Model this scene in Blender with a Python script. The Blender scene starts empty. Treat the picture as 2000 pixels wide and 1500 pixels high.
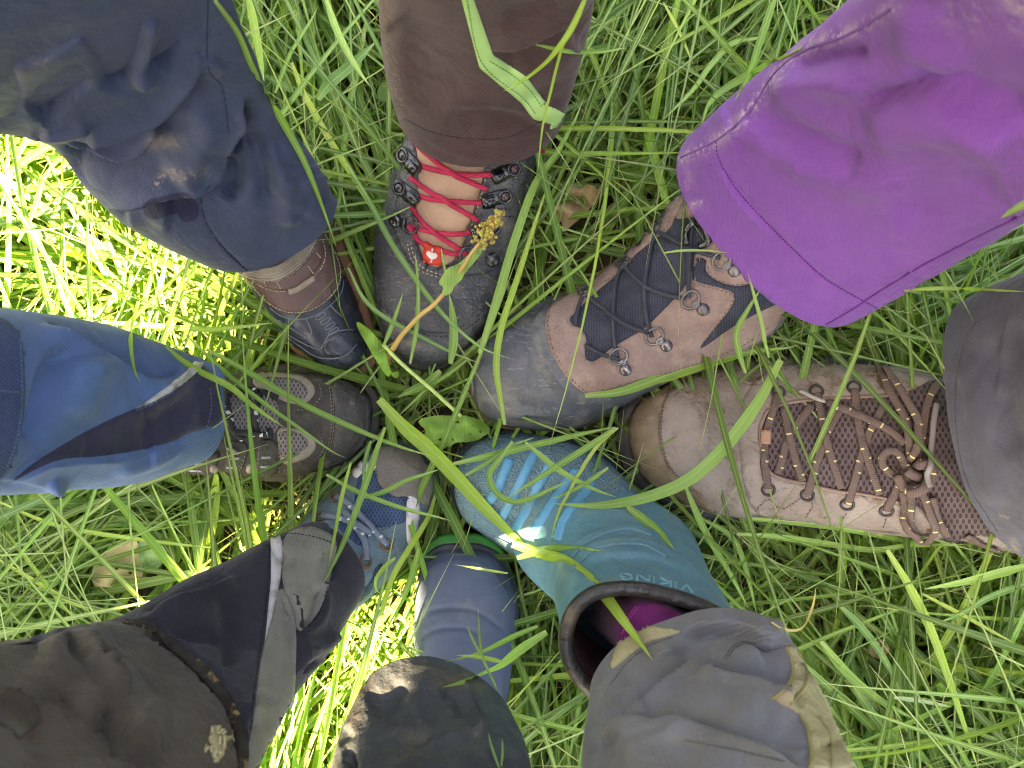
import bpy, math, random
import numpy as np
from mathutils import Vector, Matrix
from mathutils.bvhtree import BVHTree
from mathutils.geometry import delaunay_2d_cdt

random.seed(7); rng = np.random.default_rng(7)
sc = bpy.context.scene
C = sc.collection

# ------------------------------------------------------------------ camera, sky, sun, exposure
CAM_H = 0.70            # phone held about 70 cm above the ground, looking straight down
KT = 0.65               # tangent of half the horizontal angle of view
cam = bpy.data.cameras.new('camera'); cam_ob = bpy.data.objects.new('camera', cam); C.objects.link(cam_ob)
cam_ob.location = (0, 0, CAM_H); cam.sensor_width = 36; cam.lens = 18 / KT
cam.clip_start = 0.01; cam.clip_end = 500
cam.dof.use_dof = True; cam.dof.focus_distance = 0.62; cam.dof.aperture_fstop = 11
sc.camera = cam_ob

SUN_AZ = math.radians(212)      # direction towards the sun in the ground plane (from +x, counter-clockwise)
SUN_EL = math.radians(55)
SUN_DIR = Vector((math.cos(SUN_EL) * math.cos(SUN_AZ), math.cos(SUN_EL) * math.sin(SUN_AZ), math.sin(SUN_EL)))
w = bpy.data.worlds.new('World'); sc.world = w; w.use_nodes = True
nt = w.node_tree; bg = nt.nodes['Background']
sky = nt.nodes.new('ShaderNodeTexSky'); sky.sky_type = 'NISHITA'; sky.sun_disc = False
sky.sun_elevation = SUN_EL; sky.sun_rotation = math.radians(90) - SUN_AZ
sky.dust_density = 2.5; sky.ozone_density = 1.0; sky.air_density = 1.0
nt.links.new(sky.outputs[0], bg.inputs[0]); bg.inputs[1].default_value = 0.052
sun = bpy.data.lights.new('sun', 'SUN'); sun.energy = 5.0; sun.angle = math.radians(0.53); sun.color = (1, .88, .66)
sun_ob = bpy.data.objects.new('sun', sun); C.objects.link(sun_ob)
sun_ob.rotation_euler = SUN_DIR.to_track_quat('Z', 'Y').to_euler()
sc.view_settings.view_transform = 'Standard'; sc.view_settings.look = 'None'
sc.view_settings.gamma = 1; sc.view_settings.use_curve_mapping = False
sc.view_settings.exposure = 4.55
sc.view_settings.use_white_balance = True
sc.view_settings.white_balance_temperature = 10000; sc.view_settings.white_balance_tint = 10
sc.render.engine = 'CYCLES'
sc.cycles.use_denoising = True; sc.cycles.filter_width = 1.1; sc.cycles.max_bounces = 6; sc.cycles.diffuse_bounces = 4
sc.cycles.transmission_bounces = 4; sc.cycles.caustics_reflective = False; sc.cycles.caustics_refractive = False
sc.cycles.use_adaptive_sampling = True; sc.cycles.adaptive_threshold = 0.015

# ------------------------------------------------------------------ materials
def lin(c, k=.85):
    return tuple((v / 255 / 12.92 if v <= 10 else ((v / 255 + .055) / 1.055) ** 2.4) * k for v in c) + (1,)

class NB:
    def __init__(s, name):
        s.m = bpy.data.materials.new(name); s.m.use_nodes = True; s.t = s.m.node_tree
        s.p = s.t.nodes['Principled BSDF']; s.out = s.t.nodes['Material Output']
    def n(s, typ, **kw):
        x = s.t.nodes.new(typ)
        for k, v in kw.items():
            if k.startswith('i_'): x.inputs[k[2:].replace('_', ' ')].default_value = v
            else: setattr(x, k, v)
        return x
    def l(s, a, b): s.t.links.new(a, b)
    def mix(s, f, a, b, mode='MIX'):
        x = s.n('ShaderNodeMix', data_type='RGBA', blend_type=mode)
        for sock, v in ((x.inputs[0], f), (x.inputs[6], a), (x.inputs[7], b)):
            if hasattr(v, 'links'): s.l(v, sock)
            else: sock.default_value = v
        return x.outputs[2]
    def ramp(s, v, lo, hi, a=0., b=1.):
        x = s.n('ShaderNodeMapRange'); x.interpolation_type = 'SMOOTHSTEP'; x.clamp = True
        s.l(v, x.inputs[0]); x.inputs[1].default_value = lo; x.inputs[2].default_value = hi
        x.inputs[3].default_value = a; x.inputs[4].default_value = b
        return x.outputs[0]
    def math(s, op, a, b=None):
        x = s.n('ShaderNodeMath', operation=op)
        for sock, v in ((x.inputs[0], a), (x.inputs[1], b)):
            if v is None: continue
            if hasattr(v, 'links'): s.l(v, sock)
            else: sock.default_value = v
        return x.outputs[0]
    def noise(s, scale, detail=4, rough=.55, vec=None):
        x = s.n('ShaderNodeTexNoise'); x.inputs['Scale'].default_value = scale
        x.inputs['Detail'].default_value = detail; x.inputs['Roughness'].default_value = rough
        s.l(vec or s.obj(), x.inputs['Vector']); return x.outputs['Fac']
    def obj(s):
        if not hasattr(s, '_o'): s._o = s.n('ShaderNodeTexCoord')
        return s._o.outputs['Object']
    def uv(s):
        s.obj(); return s._o.outputs['UV']
    def wave(s, period, rot, vec=None, axis='X'):
        mp = s.n('ShaderNodeMapping'); mp.inputs['Rotation'].default_value = (0, 0, math.radians(rot))
        s.l(vec or s.uv(), mp.inputs['Vector'])
        x = s.n('ShaderNodeTexWave', bands_direction=axis); x.inputs['Scale'].default_value = .31416 / period
        x.inputs['Distortion'].default_value = 0; s.l(mp.outputs[0], x.inputs['Vector'])
        return x.outputs['Fac']
    def bump(s, h, dist, strength=1.):
        x = s.n('ShaderNodeBump'); x.inputs['Distance'].default_value = dist; x.inputs['Strength'].default_value = strength
        s.l(h, x.inputs['Height'])
        if getattr(s, '_b', None): s.l(s._b, x.inputs['Normal'])
        s._b = x.outputs[0]; s.l(s._b, s.p.inputs['Normal'])

def M(name, c, c2=None, ns=35, rough=.65, spec=.35, twill=None, mesh=None, grain=None, fine=None,
      dirt=None, attr=None, wet=None, scratch=None, crinkle=None, sheen=0, metal=0, coat=0, k=.85, vary=.25):
    """cloth / leather / rubber: base colour with mottling, weave or grain relief, worn-on dirt"""
    b = NB(name); p = b.p
    c1 = lin(c, k); c2 = lin(c2, k) if c2 else tuple(v * (1 - vary) for v in c1[:3]) + (1,)
    col = b.mix(b.ramp(b.noise(ns, 3), .32, .68), c1, c2)
    ro = None
    if twill:
        per, rot, amt = twill
        f = b.wave(per, rot)
        col = b.mix(b.math('MULTIPLY', f, amt), col, tuple(v * 1.9 + .004 for v in c1[:3]) + (1,))
        b.bump(f, per * .16)
    if mesh:
        per, amt = mesh
        f = b.math('MULTIPLY', b.wave(per, 30), b.wave(per, -30)); f = b.ramp(f, .25, .6)
        col = b.mix(b.math('MULTIPLY', f, amt), col, tuple(v * .22 for v in c1[:3]) + (1,))
        b.bump(b.math('SUBTRACT', 1., f), per * .35)
    if grain:
        sc_, d = grain
        v = b.n('ShaderNodeTexVoronoi', feature='F1'); v.inputs['Scale'].default_value = sc_; b.l(b.obj(), v.inputs['Vector'])
        b.bump(v.outputs['Distance'], d * 1.6)
    if crinkle:
        x = b.n('ShaderNodeTexNoise'); x.inputs['Scale'].default_value = crinkle[0]; x.inputs['Detail'].default_value = 3; x.inputs['Distortion'].default_value = 1.2
        b.l(b.obj(), x.inputs['Vector']); b.bump(b.math('ABSOLUTE', b.math('SUBTRACT', x.outputs['Fac'], .5)), crinkle[1])
    if fine:
        sc_, d = fine
        b.bump(b.noise(sc_, 3, .65), d * 2.2)
    if scratch:
        mp = b.n('ShaderNodeMapping'); mp.inputs['Scale'].default_value = (1, 7, 3); mp.inputs['Rotation'].default_value = (0, 0, scratch[1])
        b.l(b.obj(), mp.inputs['Vector'])
        f = b.ramp(b.noise(90, 3, .7, mp.outputs[0]), .6, .72)
        col = b.mix(b.math('MULTIPLY', f, scratch[2]), col, lin(scratch[0], k))
    if dirt:
        dc, dsc, lo, hi, amt = dirt
        f = b.math('MULTIPLY', b.ramp(b.noise(dsc, 4, .66), lo, hi), amt)
        col = b.mix(f, col, lin(dc, k))
    if wet:
        a = b.n('ShaderNodeAttribute', attribute_name='wet')
        f = b.ramp(b.math('ADD', a.outputs['Fac'], b.math('MULTIPLY', b.noise(60, 4), .5)), .72, .8)
        col = b.mix(f, col, lin(wet, k))
    if attr:
        a = b.n('ShaderNodeAttribute', attribute_name='mud_and_reflection')  # dirt on most legs, a painted light reflection on the brown one
        f = b.math('MULTIPLY', a.outputs['Fac'], b.ramp(b.noise(260, 6, .75), .5, .62))
        f = b.math('MAXIMUM', f, b.math('MULTIPLY', b.math('MULTIPLY', a.outputs['Fac'], .45), b.ramp(b.noise(45, 5), .4, .6)))
        col = b.mix(f, col, lin(attr, k))
    b.l(col, p.inputs['Base Color'])
    r = b.ramp(b.noise(70, 1), .3, .7, max(0, rough - .1), min(1, rough + .12)); b.l(r, p.inputs['Roughness'])
    p.inputs['Specular IOR Level'].default_value = spec
    p.inputs['Metallic'].default_value = metal
    p.inputs['Sheen Weight'].default_value = sheen * .45; p.inputs['Sheen Roughness'].default_value = .5
    p.inputs['Coat Weight'].default_value = coat
    return b.m

# ------------------------------------------------------------------ geometry helpers
FR = dict(A=(680, 0, 2.027), B=(900, 300, 2.679), C=(1180, 600, 2.439), D=(860, 820, 2.206), E=(0, 860, 2.222),
          F=(0, 580, 2.632), G=(450, 420, 4.413), H=(0, 0, 2.667), I=(1300, 0, 2.273), J=(1140, 1140, 3.571),
          K=(620, 600, 5.), L=(580, 840, 3.75), M=(620, 1020, 3.125), N=(1500, 1000, 3.), O=(400, 0, 3.125),
          Q=(0, 240, 3.571), R=(380, 1390, 13.633), S=(740, 260, 5.356), T=(1180, 1100, 10.), U=(880, 830, 5.263),
          V=(0, 1200, 4.1667), W=(160, 1040, 8.335), X=(1060, 330, 10.), P=(0, 0, 1.))
def q(f, s):
    """measured points of sheet f -> picture measure"""
    x0, y0, k = FR[f]
    return np.array([[x0 + float(a.split(',')[0]) / k, y0 + float(a.split(',')[1]) / k] for a in s.split()])
def at(pt, z):
    """a measured point, at height z above the ground -> metres"""
    s = (CAM_H - z) * KT / 1000
    return np.array([(pt[0] - 1000) * s, (750 - pt[1]) * s, z])
def ats(P, Z):
    P = np.asarray(P, float); Z = np.broadcast_to(np.asarray(Z, float), P.shape[:-1])
    s = (CAM_H - Z) * KT / 1000
    return np.stack([(P[..., 0] - 1000) * s, (750 - P[..., 1]) * s, Z], -1)
def measure(V):
    s = np.maximum(CAM_H - V[..., 2], .02) * KT / 1000
    return np.stack([1000 + V[..., 0] / s, 750 - V[..., 1] / s], -1)

def cr(K, u, pre=None, post=None):
    """uniform Catmull-Rom through keys K at parameters u"""
    K = np.asarray(K, float); n = len(K)
    if K.ndim == 1: return cr(K[:, None], u, None if pre is None else [pre], None if post is None else [post])[:, 0]
    a = K[0] * 2 - K[1] if pre is None else np.asarray(pre, float)
    e = K[-1] * 2 - K[-2] if post is None else np.asarray(post, float)
    E = np.vstack([a, K, e]); u = np.clip(np.asarray(u, float), 0, n - 1 - 1e-9)
    i = u.astype(int); t = (u - i)[:, None]
    p0, p1, p2, p3 = E[i], E[i + 1], E[i + 2], E[i + 3]
    return .5 * (2 * p1 + (p2 - p0) * t + (2 * p0 - 5 * p1 + 4 * p2 - p3) * t ** 2 + (3 * p1 - p0 - 3 * p2 + p3) * t ** 3)
def resample(P, step, smooth=True):
    P = np.asarray(P, float)
    if smooth and len(P) > 2: P = cr(P, np.linspace(0, len(P) - 1, (len(P) - 1) * 12 + 1))
    d = np.r_[0, np.cumsum(np.linalg.norm(np.diff(P, axis=0), axis=1))]
    n = max(2, int(d[-1] / step) + 1)
    t = np.linspace(0, d[-1], n)
    return np.stack([np.interp(t, d, P[:, k]) for k in range(P.shape[1])], 1)

def mk(name, V, F, mat, parent=None, uv=None, smooth=True, attrs=None):
    V = np.asarray(V, float)
    if parent is not None:
        pp = parent
        while pp is not None: V = V - np.array(pp.location); pp = pp.parent
    me = bpy.data.meshes.new(name)
    me.from_pydata(V.tolist(), [], F); me.update()
    if uv is not None:
        lay = me.uv_layers.new(name='UVMap'); idx = np.empty(len(me.loops), np.int32); me.loops.foreach_get('vertex_index', idx)
        lay.data.foreach_set('uv', np.asarray(uv, np.float32)[idx].ravel())
    for k, v in (attrs or {}).items():
        a = me.attributes.new(k, 'FLOAT', 'POINT'); a.data.foreach_set('value', np.asarray(v, np.float32))
    if smooth: me.polygons.foreach_set('use_smooth', np.ones(len(me.polygons), bool))
    if mat: me.materials.append(mat)
    o = bpy.data.objects.new(name, me); C.objects.link(o)
    if parent is not None: o.parent = parent
    return o
def tag(o, label=None, cat=None, group=None, kind=None):
    for k, v in (('label', label), ('category', cat), ('group', group), ('kind', kind)):
        if v: o[k] = v
    return o
def thing(name, label, cat, loc, group=None):
    o = bpy.data.objects.new(name, None); C.objects.link(o); o.location = loc; o.empty_display_size = .02
    return tag(o, label, cat, group)

CAMP = Vector((0, 0, CAM_H))
class Surf:
    """a growing surface that later pieces are laid on"""
    def __init__(s): s.V = []; s.F = []; s._b = None
    def add(s, V, F):
        o = len(s.V); s.V.extend(map(tuple, V)); s.F.extend([tuple(i + o for i in f) for f in F]); s._b = None
    @property
    def bvh(s):
        if s._b is None: s._b = BVHTree.FromPolygons(s.V, s.F)
        return s._b
    def hit(s, px, z0=.08):
        d = (Vector(at(px, 0)) - CAMP).normalized()
        l, n, i, dd = s.bvh.ray_cast(CAMP, d)
        if l is None:
            l, n, i, dd = s.bvh.find_nearest(Vector(at(px, z0)))
        if n.dot(CAMP - l) < 0: n = -n
        return np.array(l), np.array(n)
    def hits(s, P, z0=.08):
        r = [s.hit(p, z0) for p in P]
        return np.array([a for a, b in r]), np.array([b for a, b in r])

def grid_faces(m, n, flip=False):
    F = []
    for i in range(m - 1):
        for j in range(n - 1):
            a = i * n + j; f = (a, a + 1, a + n + 1, a + n)
            F.append(f[::-1] if flip else f)
    return F
def grid_normals(G):
    n = np.cross(np.gradient(G, axis=0), np.gradient(G, axis=1))
    n /= np.linalg.norm(n, axis=-1, keepdims=True) + 1e-12
    s = np.sum(n * (G - G.mean(1, keepdims=True)))
    return (n, False) if s > 0 else (-n, True)

def line_dist(px, pts):
    """distance, side (+ = right hand along the line), position 0..1 for points px against a polyline"""
    best = np.full(px.shape[:-1], 1e9); side = np.zeros_like(best); pos = np.zeros_like(best)
    seg = np.linalg.norm(np.diff(pts, axis=0), axis=1); cum = np.r_[0, np.cumsum(seg)]
    for i in range(len(pts) - 1):
        a, b = pts[i], pts[i + 1]; d = b - a; L2 = max(d @ d, 1e-9)
        t = np.clip(((px - a) @ d) / L2, 0, 1); c = a + t[..., None] * d; e = px - c
        dist = np.hypot(e[..., 0], e[..., 1]); m = dist < best
        best = np.where(m, dist, best)
        side = np.where(m, np.sign(d[0] * e[..., 1] - d[1] * e[..., 0]), side)
        pos = np.where(m, (cum[i] + t * seg[i]) / cum[-1], pos)
    return best, side, pos
def sstep(x): x = np.clip(x, 0, 1); return x * x * (3 - 2 * x)
def sculpt(G, N, strokes):
    """push folds and creases into a surface along drawn lines"""
    px = measure(G); V = np.array([0, 0, CAM_H]) - G; V /= np.linalg.norm(V, axis=-1, keepdims=True)
    face = np.clip((N * V).sum(-1) * 3, 0, 1); h = np.zeros(G.shape[:-1])
    for pts, kind, wd, d, *r in strokes:
        P = resample(pts, 12)
        dist, side, pos = line_dist(px, P)
        e = sstep(pos / .18) * sstep((1 - pos) / .18)
        if kind == 'b': h += d * np.exp(-(dist / wd) ** 2) * e
        else:
            w2 = r[0] if r else wd * .5; s = dist * side
            soft = r[1] if len(r) > 1 else 3.
            h += d * ((.5 + .5 * np.tanh(s / soft)) * 1.5 - .5) * np.where(s > 0, np.exp(-dist / wd), np.exp(-dist / w2)) * e
    return G + N * (h * face)[..., None]
def paint(G, strokes):
    px = measure(G); a = np.zeros(G.shape[:-1])
    for pts, wd, v in strokes:
        pts = np.asarray(pts)
        if len(pts) == 1: d = np.hypot(*(px - pts[0]).transpose(2, 0, 1))
        else: d = line_dist(px, resample(pts, 12))[0]
        a = np.maximum(a, v * np.exp(-(d / wd) ** 2))
    return a
def wobble(G, N, amp, freq, seed):
    r = np.random.default_rng(seed); h = np.zeros(G.shape[:-1])
    for k in range(9):
        f = r.normal(size=3); f *= freq * (1 + .35 * k) / np.linalg.norm(f)
        h += np.sin(G @ f + r.uniform(0, 6.28)) / (1 + .5 * k)
    return G + N * (h * amp * .4)[..., None]

def in_poly(P, poly):
    x, y = P[:, 0], P[:, 1]; r = np.zeros(len(P), bool)
    for (x1, y1), (x2, y2) in zip(poly, np.roll(poly, -1, 0)):
        c = (y1 > y) != (y2 > y)
        r ^= c & (x < (x2 - x1) * (y - y1) / (y2 - y1 + 1e-12) + x1)
    return r
def chaikin(P, n=2):
    for _ in range(n):
        Q = np.roll(P, -1, 0); P = np.stack([.75 * P + .25 * Q, .25 * P + .75 * Q], 1).reshape(-1, 2)
    return P
def tri_fill(poly, holes, step):
    loops = []
    for p in [poly] + list(holes):
        p = np.vstack([p, p[:1]]); p = resample(p, step * .8, False)[:-1]; loops.append(p)
    pts = np.vstack(loops); E = []; o = 0
    for p in loops:
        E += [(o + i, o + (i + 1) % len(p)) for i in range(len(p))]; o += len(p)
    lo, hi = poly.min(0), poly.max(0)
    gx, gy = np.meshgrid(np.arange(lo[0] + step / 2, hi[0], step), np.arange(lo[1] + step / 2, hi[1], step))
    g = np.stack([gx.ravel(), gy.ravel()], 1)
    if len(g): g = g + rng.uniform(-.2, .2, g.shape) * step
    if len(g): g = g[in_poly(g, loops[0])]
    for hl in loops[1:]:
        if len(g): g = g[~in_poly(g, hl)]
    if len(g):
        d = np.min(np.hypot(g[:, None, 0] - pts[None, :, 0], g[:, None, 1] - pts[None, :, 1]), 1); g = g[d > step * .5]
    allp = np.vstack([pts, g]) if len(g) else pts
    v, e, f, *_ = delaunay_2d_cdt([Vector(p) for p in allp], E, [], 0, 1e-5)
    v = np.array([tuple(x) for x in v]); f = [t for t in f if len(t) == 3]
    c = np.array([v[list(t)].mean(0) for t in f]); ok = in_poly(c, loops[0])
    for hl in loops[1:]: ok &= ~in_poly(c, hl)
    f = [t for t, k in zip(f, ok) if k]
    # turn every triangle towards the viewer (y grows downwards)
    out = []
    for t in f:
        a, b2, c2 = v[list(t)]
        cross = (b2[0] - a[0]) * (c2[1] - a[1]) - (b2[1] - a[1]) * (c2[0] - a[0])
        out.append(tuple(t) if cross < 0 else tuple(t)[::-1])
    cnt = {}
    for t in out:
        for i in range(3):
            ed = (t[i], t[(i + 1) % 3]); k = tuple(sorted(ed)); cnt.setdefault(k, []).append(ed)
    bnd = [x[0] for x in cnt.values() if len(x) == 1]
    return v, out, bnd
def panel(name, S, poly, off, mat, parent, step=7, holes=(), round_=1, edge=.35, skirt=.002, z0=.08, add=True, uvrot=0, puff=0):
    """a piece of cloth, leather or rubber laid on a surface, with its own edge thickness"""
    poly = chaikin(np.asarray(poly, float), round_) if round_ else np.asarray(poly, float)
    holes = [chaikin(np.asarray(h, float), round_) if round_ else np.asarray(h, float) for h in holes]
    v, f, bnd = tri_fill(poly, holes, step)
    L, Nn = S.hits(v, z0)
    ids = sorted({i for e in bnd for i in e}); o = np.full(len(v), off)
    if puff:
        bp = v[ids]; d = np.min(np.hypot(v[:, None, 0] - bp[None, :, 0], v[:, None, 1] - bp[None, :, 1]), 1)
        o = o + puff * (1 - np.exp(-d / (step * 3)))
    o[ids] = off * edge
    V = L + Nn * o[:, None]
    mp = {i: len(v) + k for k, i in enumerate(ids)}
    W = L[ids] - Nn[ids] * skirt
    F = list(f) + [(b, a, mp[a], mp[b]) for a, b in bnd]
    V = np.vstack([V, W]); sc_ = .00041
    uv = np.vstack([v, v[ids]]) * sc_; a = math.radians(uvrot)
    uv = uv @ np.array([[math.cos(a), math.sin(a)], [-math.sin(a), math.cos(a)]])
    ob = mk(name, V, F, mat, parent, uv)
    if add: S.add(V, F)
    return ob

def sweep(path, up, r, flat=1., n=8, taper=None, caps=True):
    """tube along a path; up = surface direction per point; flat squeezes it along up"""
    path = np.asarray(path); m = len(path)
    T = np.gradient(path, axis=0); T /= np.linalg.norm(T, axis=1, keepdims=True) + 1e-12
    B = np.cross(T, up); B /= np.linalg.norm(B, axis=1, keepdims=True) + 1e-12
    U = np.cross(B, T)
    a = np.linspace(0, 2 * math.pi, n, endpoint=False)
    R = np.full(m, r) if taper is None else r * np.asarray(taper)
    V = path[:, None] + R[:, None, None] * (np.cos(a)[None, :, None] * B[:, None] + flat * np.sin(a)[None, :, None] * U[:, None])
    F = [(i * n + j, i * n + (j + 1) % n, (i + 1) * n + (j + 1) % n, (i + 1) * n + j) for i in range(m - 1) for j in range(n)]
    if caps: F += [tuple(range(n))[::-1], tuple(range((m - 1) * n, m * n))]
    d = np.r_[0, np.cumsum(np.linalg.norm(np.diff(path, axis=0), axis=1))]
    uv = np.stack([np.tile(a / 6.283 * .01, m), np.repeat(d, n)], 1)
    return V.reshape(-1, 3), F, uv
def laid(S, pts, off, step=5, smooth=2, lift=0, z0=.08):
    P = resample(pts, step); L, Nn = S.hits(P, z0)
    off = off + (lift * np.sin(np.linspace(0, math.pi, len(P))) if lift else 0)
    V = L + Nn * (np.broadcast_to(off, len(P)))[:, None]
    for _ in range(smooth):
        if len(V) > 2:
            V[1:-1] = .25 * V[:-2] + .5 * V[1:-1] + .25 * V[2:]; Nn[1:-1] = .25 * Nn[:-2] + .5 * Nn[1:-1] + .25 * Nn[2:]
    return V, Nn / np.linalg.norm(Nn, axis=1, keepdims=True)
def join(parts):
    V = []; F = []; U = []; o = 0
    for v, f, u in parts:
        V.append(v); F += [tuple(i + o for i in t) for t in f]; U.append(u if u is not None else np.zeros((len(v), 2))); o += len(v)
    return np.vstack(V), F, np.vstack(U)
def cords(name, S, lines, r, mat, parent, flat=.6, off=None, add=True, step=5, smooth=2, n=8, lifts=None, z0=.08):
    parts = []
    for i, pts in enumerate(lines):
        path, up = laid(S, pts, (r * flat * .9 if off is None else off), step, smooth, lifts[i] if lifts else 0, z0)
        v, f, u = sweep(path, up, r, flat, n); parts.append((v, f, u))
        if add: S.add(v, f)
    V, F, U = join(parts)
    return mk(name, V, F, mat, parent, U)
def stitches(name, S, lines, mat, parent, dash=6, gap=3.5, r=.00045, off=.0004, z0=.08):
    """each seam a row of separate thread dashes"""
    for pts in lines:
        parts = []; P = resample(pts, 1.5); L = len(P) * 1.5; s = 0
        while s + dash < L:
            i0, i1 = int(s / 1.5), int((s + dash) / 1.5)
            Lh, Nn = S.hits(P[[i0, (i0 + i1) // 2, i1]], z0)
            v, f, u = sweep(Lh + Nn * off, Nn, r, .8, 5); parts.append((v, f, u)); s += dash + gap
        if parts:
            V, F, U = join(parts); mk(name, V, F, mat, parent, U)
def frame(S, p, p2, z0=.08):
    """local axes on a surface: x towards p2, z out of the surface"""
    o, n = S.hit(p, z0); b = at(p2, o[2]) - o; b -= n * (b @ n); b /= np.linalg.norm(b) + 1e-12
    y = np.cross(n, b); return o, b, y, n
def put(fr, V):
    o, x, y, n = fr; V = np.asarray(V); return o + V[:, :1] * x + V[:, 1:2] * y + V[:, 2:3] * n
def torus(R, r, n=20, m=8, sx=1., sy=1., z=0):
    a = np.linspace(0, 6.28319, n, endpoint=False); b = np.linspace(0, 6.28319, m, endpoint=False)
    V = [[(R + r * math.cos(t)) * math.cos(s) * sx, (R + r * math.cos(t)) * math.sin(s) * sy, r * math.sin(t) + z] for s in a for t in b]
    F = [(i * m + j, ((i + 1) % n) * m + j, ((i + 1) % n) * m + (j + 1) % m, i * m + (j + 1) % m) for i in range(n) for j in range(m)]
    return np.array(V), F
def dome(R, h, n=16, m=5, x=0, y=0, z=0):
    V = []; F = []
    for i in range(m):
        t = i / (m - 1) * math.pi / 2
        for j in range(n): V.append([x + R * math.cos(t) * math.cos(j * 6.28319 / n) if i < m - 1 else x, y + R * math.cos(t) * math.sin(j * 6.28319 / n) if i < m - 1 else y, z + h * math.sin(t)])
    F = [(i * n + j, i * n + (j + 1) % n, (i + 1) * n + (j + 1) % n, (i + 1) * n + j) for i in range(m - 1) for j in range(n)]
    return np.array(V), F
def plate(pts, z0, z1, bev=.0004):
    """rounded plate with bevelled edge"""
    P = chaikin(np.asarray(pts, float), 2); c = P.mean(0); n = len(P)
    k = 1 - bev / np.abs(P - c).max()
    V = [[*p, z0] for p in P] + [[*p, z1 - bev] for p in P] + [[*(c + (p - c) * k), z1] for p in P]
    F = [(i + a * n, (i + 1) % n + a * n, (i + 1) % n + (a + 1) * n, i + (a + 1) * n) for a in range(2) for i in range(n)] + [tuple(range(2 * n, 3 * n))]
    return np.array(V), F

# ------------------------------------------------------------------ builders for footwear and trouser legs
ALL = Surf()            # everything worn, for the grass to avoid
def foot(L, R, ztop, zedge, zbot=.012, ex=2.4, n=64, skew=0., strokes=(), bumps=0, seed=1):
    """body of a shoe: sections from toe to heel between the outlines L and R"""
    m = len(L); zt = np.asarray(ztop, float); ze = np.asarray(zedge, float)
    u = np.r_[1 - np.cos(np.linspace(0, math.pi / 2, 18)), np.linspace(1, m - 1, (m - 2) * 9 + 1)[1:]]
    l = cr(L, u, pre=R[1]); r = cr(R, u, pre=L[1])
    ZT = cr(zt, u); ZE = cr(ze, u); k = u < 1
    ZT[k] = ze[0] + (zt[1] - ze[0]) * np.sqrt(np.clip(1 - (1 - u[k]) ** 2, 0, 1))
    ZT = np.maximum(ZT, ZE + .001)
    a = ats(l, ZE); b = ats(r, ZE); mid = (a + b) / 2; h = (b - a) / 2
    th = np.linspace(math.pi, 0, n)
    cu = np.sign(np.cos(th)) * np.abs(np.cos(th)) ** (2 / ex); sv = np.sin(th) ** (2 / ex)
    G = mid[:, None] + h[:, None] * (cu + skew * sv)[None, :, None]
    G[..., 2] = ZE[:, None] + (ZT - ZE)[:, None] * sv[None]
    G0 = mid[:, None] + h[:, None] * np.linspace(-.93, -1, 6)[None, :-1, None]; G0[..., 2] = zbot + (ZE - zbot)[:, None] * np.linspace(0, 1, 6)[None, :-1]
    G1 = mid[:, None] + h[:, None] * np.linspace(1, .93, 6)[None, 1:, None]; G1[..., 2] = zbot + (ZE - zbot)[:, None] * np.linspace(1, 0, 6)[None, 1:]
    G = np.concatenate([G0, G, G1], 1)
    N, flip = grid_normals(G)
    if strokes: G = sculpt(G, N, strokes)
    if bumps: G = wobble(G, N, bumps, 90, seed)
    return G, flip, a, b
def grid_uv(G):
    du = np.linalg.norm(np.diff(G, axis=1), axis=2).mean(0); dv = np.linalg.norm(np.diff(G, axis=0), axis=2).mean(1)
    U = np.r_[0, np.cumsum(du)]; Vv = np.r_[0, np.cumsum(dv)]
    return np.stack(np.meshgrid(U, Vv), -1).reshape(-1, 2)
def foot_obj(name, S, G, flip, mat, parent, attrs=None):
    m, n = G.shape[:2]; F = grid_faces(m, n, flip); V = G.reshape(-1, 3)
    F.append(tuple(range((m - 1) * n, m * n)))
    S.add(V, F); ALL.add(V, F)
    return mk(name, V, F, mat, parent, grid_uv(G), attrs=attrs)
def sole(name, a, b, d, h, mat, parent, z0=.002, S=None, groove=0., side=1.):
    """sole slab under the outlines, d wider than the upper"""
    loop = np.vstack([a[::-1], b[1:]])[:, :2]; t = np.gradient(loop, axis=0); t /= np.linalg.norm(t, axis=1, keepdims=True) + 1e-9
    nn = np.stack([t[:, 1], -t[:, 0]], 1); c = loop.mean(0)
    if np.sum(nn * (loop - c)) < 0: nn = -nn
    for _ in range(3): nn[1:-1] = (nn[:-2] + nn[1:-1] * 2 + nn[2:]) / 4
    nn /= np.linalg.norm(nn, axis=1, keepdims=True)
    m = len(a); pos = np.abs(np.arange(len(loop)) - (m - 1)) / (m - 1); dw = side + (1 - side) * sstep((.42 - pos) / .3)
    zs = [(z0, -.003), (z0 + .002, 0), (z0 + h * .45, d * .5), (z0 + h * .5, d * .5 - groove), (z0 + h * .56, d * .6), (z0 + h * .88, d), (z0 + h, d - .0018), (z0 + h, d - .012)]
    rows = []
    for z, o in zs:
        p = loop + nn * ((o * dw) if o > 0 else np.full(len(loop), o))[:, None]; rows.append(np.c_[p, np.full(len(p), z)])
    G = np.array(rows); N, flip = grid_normals(G); F = grid_faces(len(zs), len(loop), flip)
    V = G.reshape(-1, 3); F.append(tuple(range(len(loop))))
    if S: S.add(V, F)
    ALL.add(V, F)
    return mk(name, V, F, mat, parent)
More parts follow.
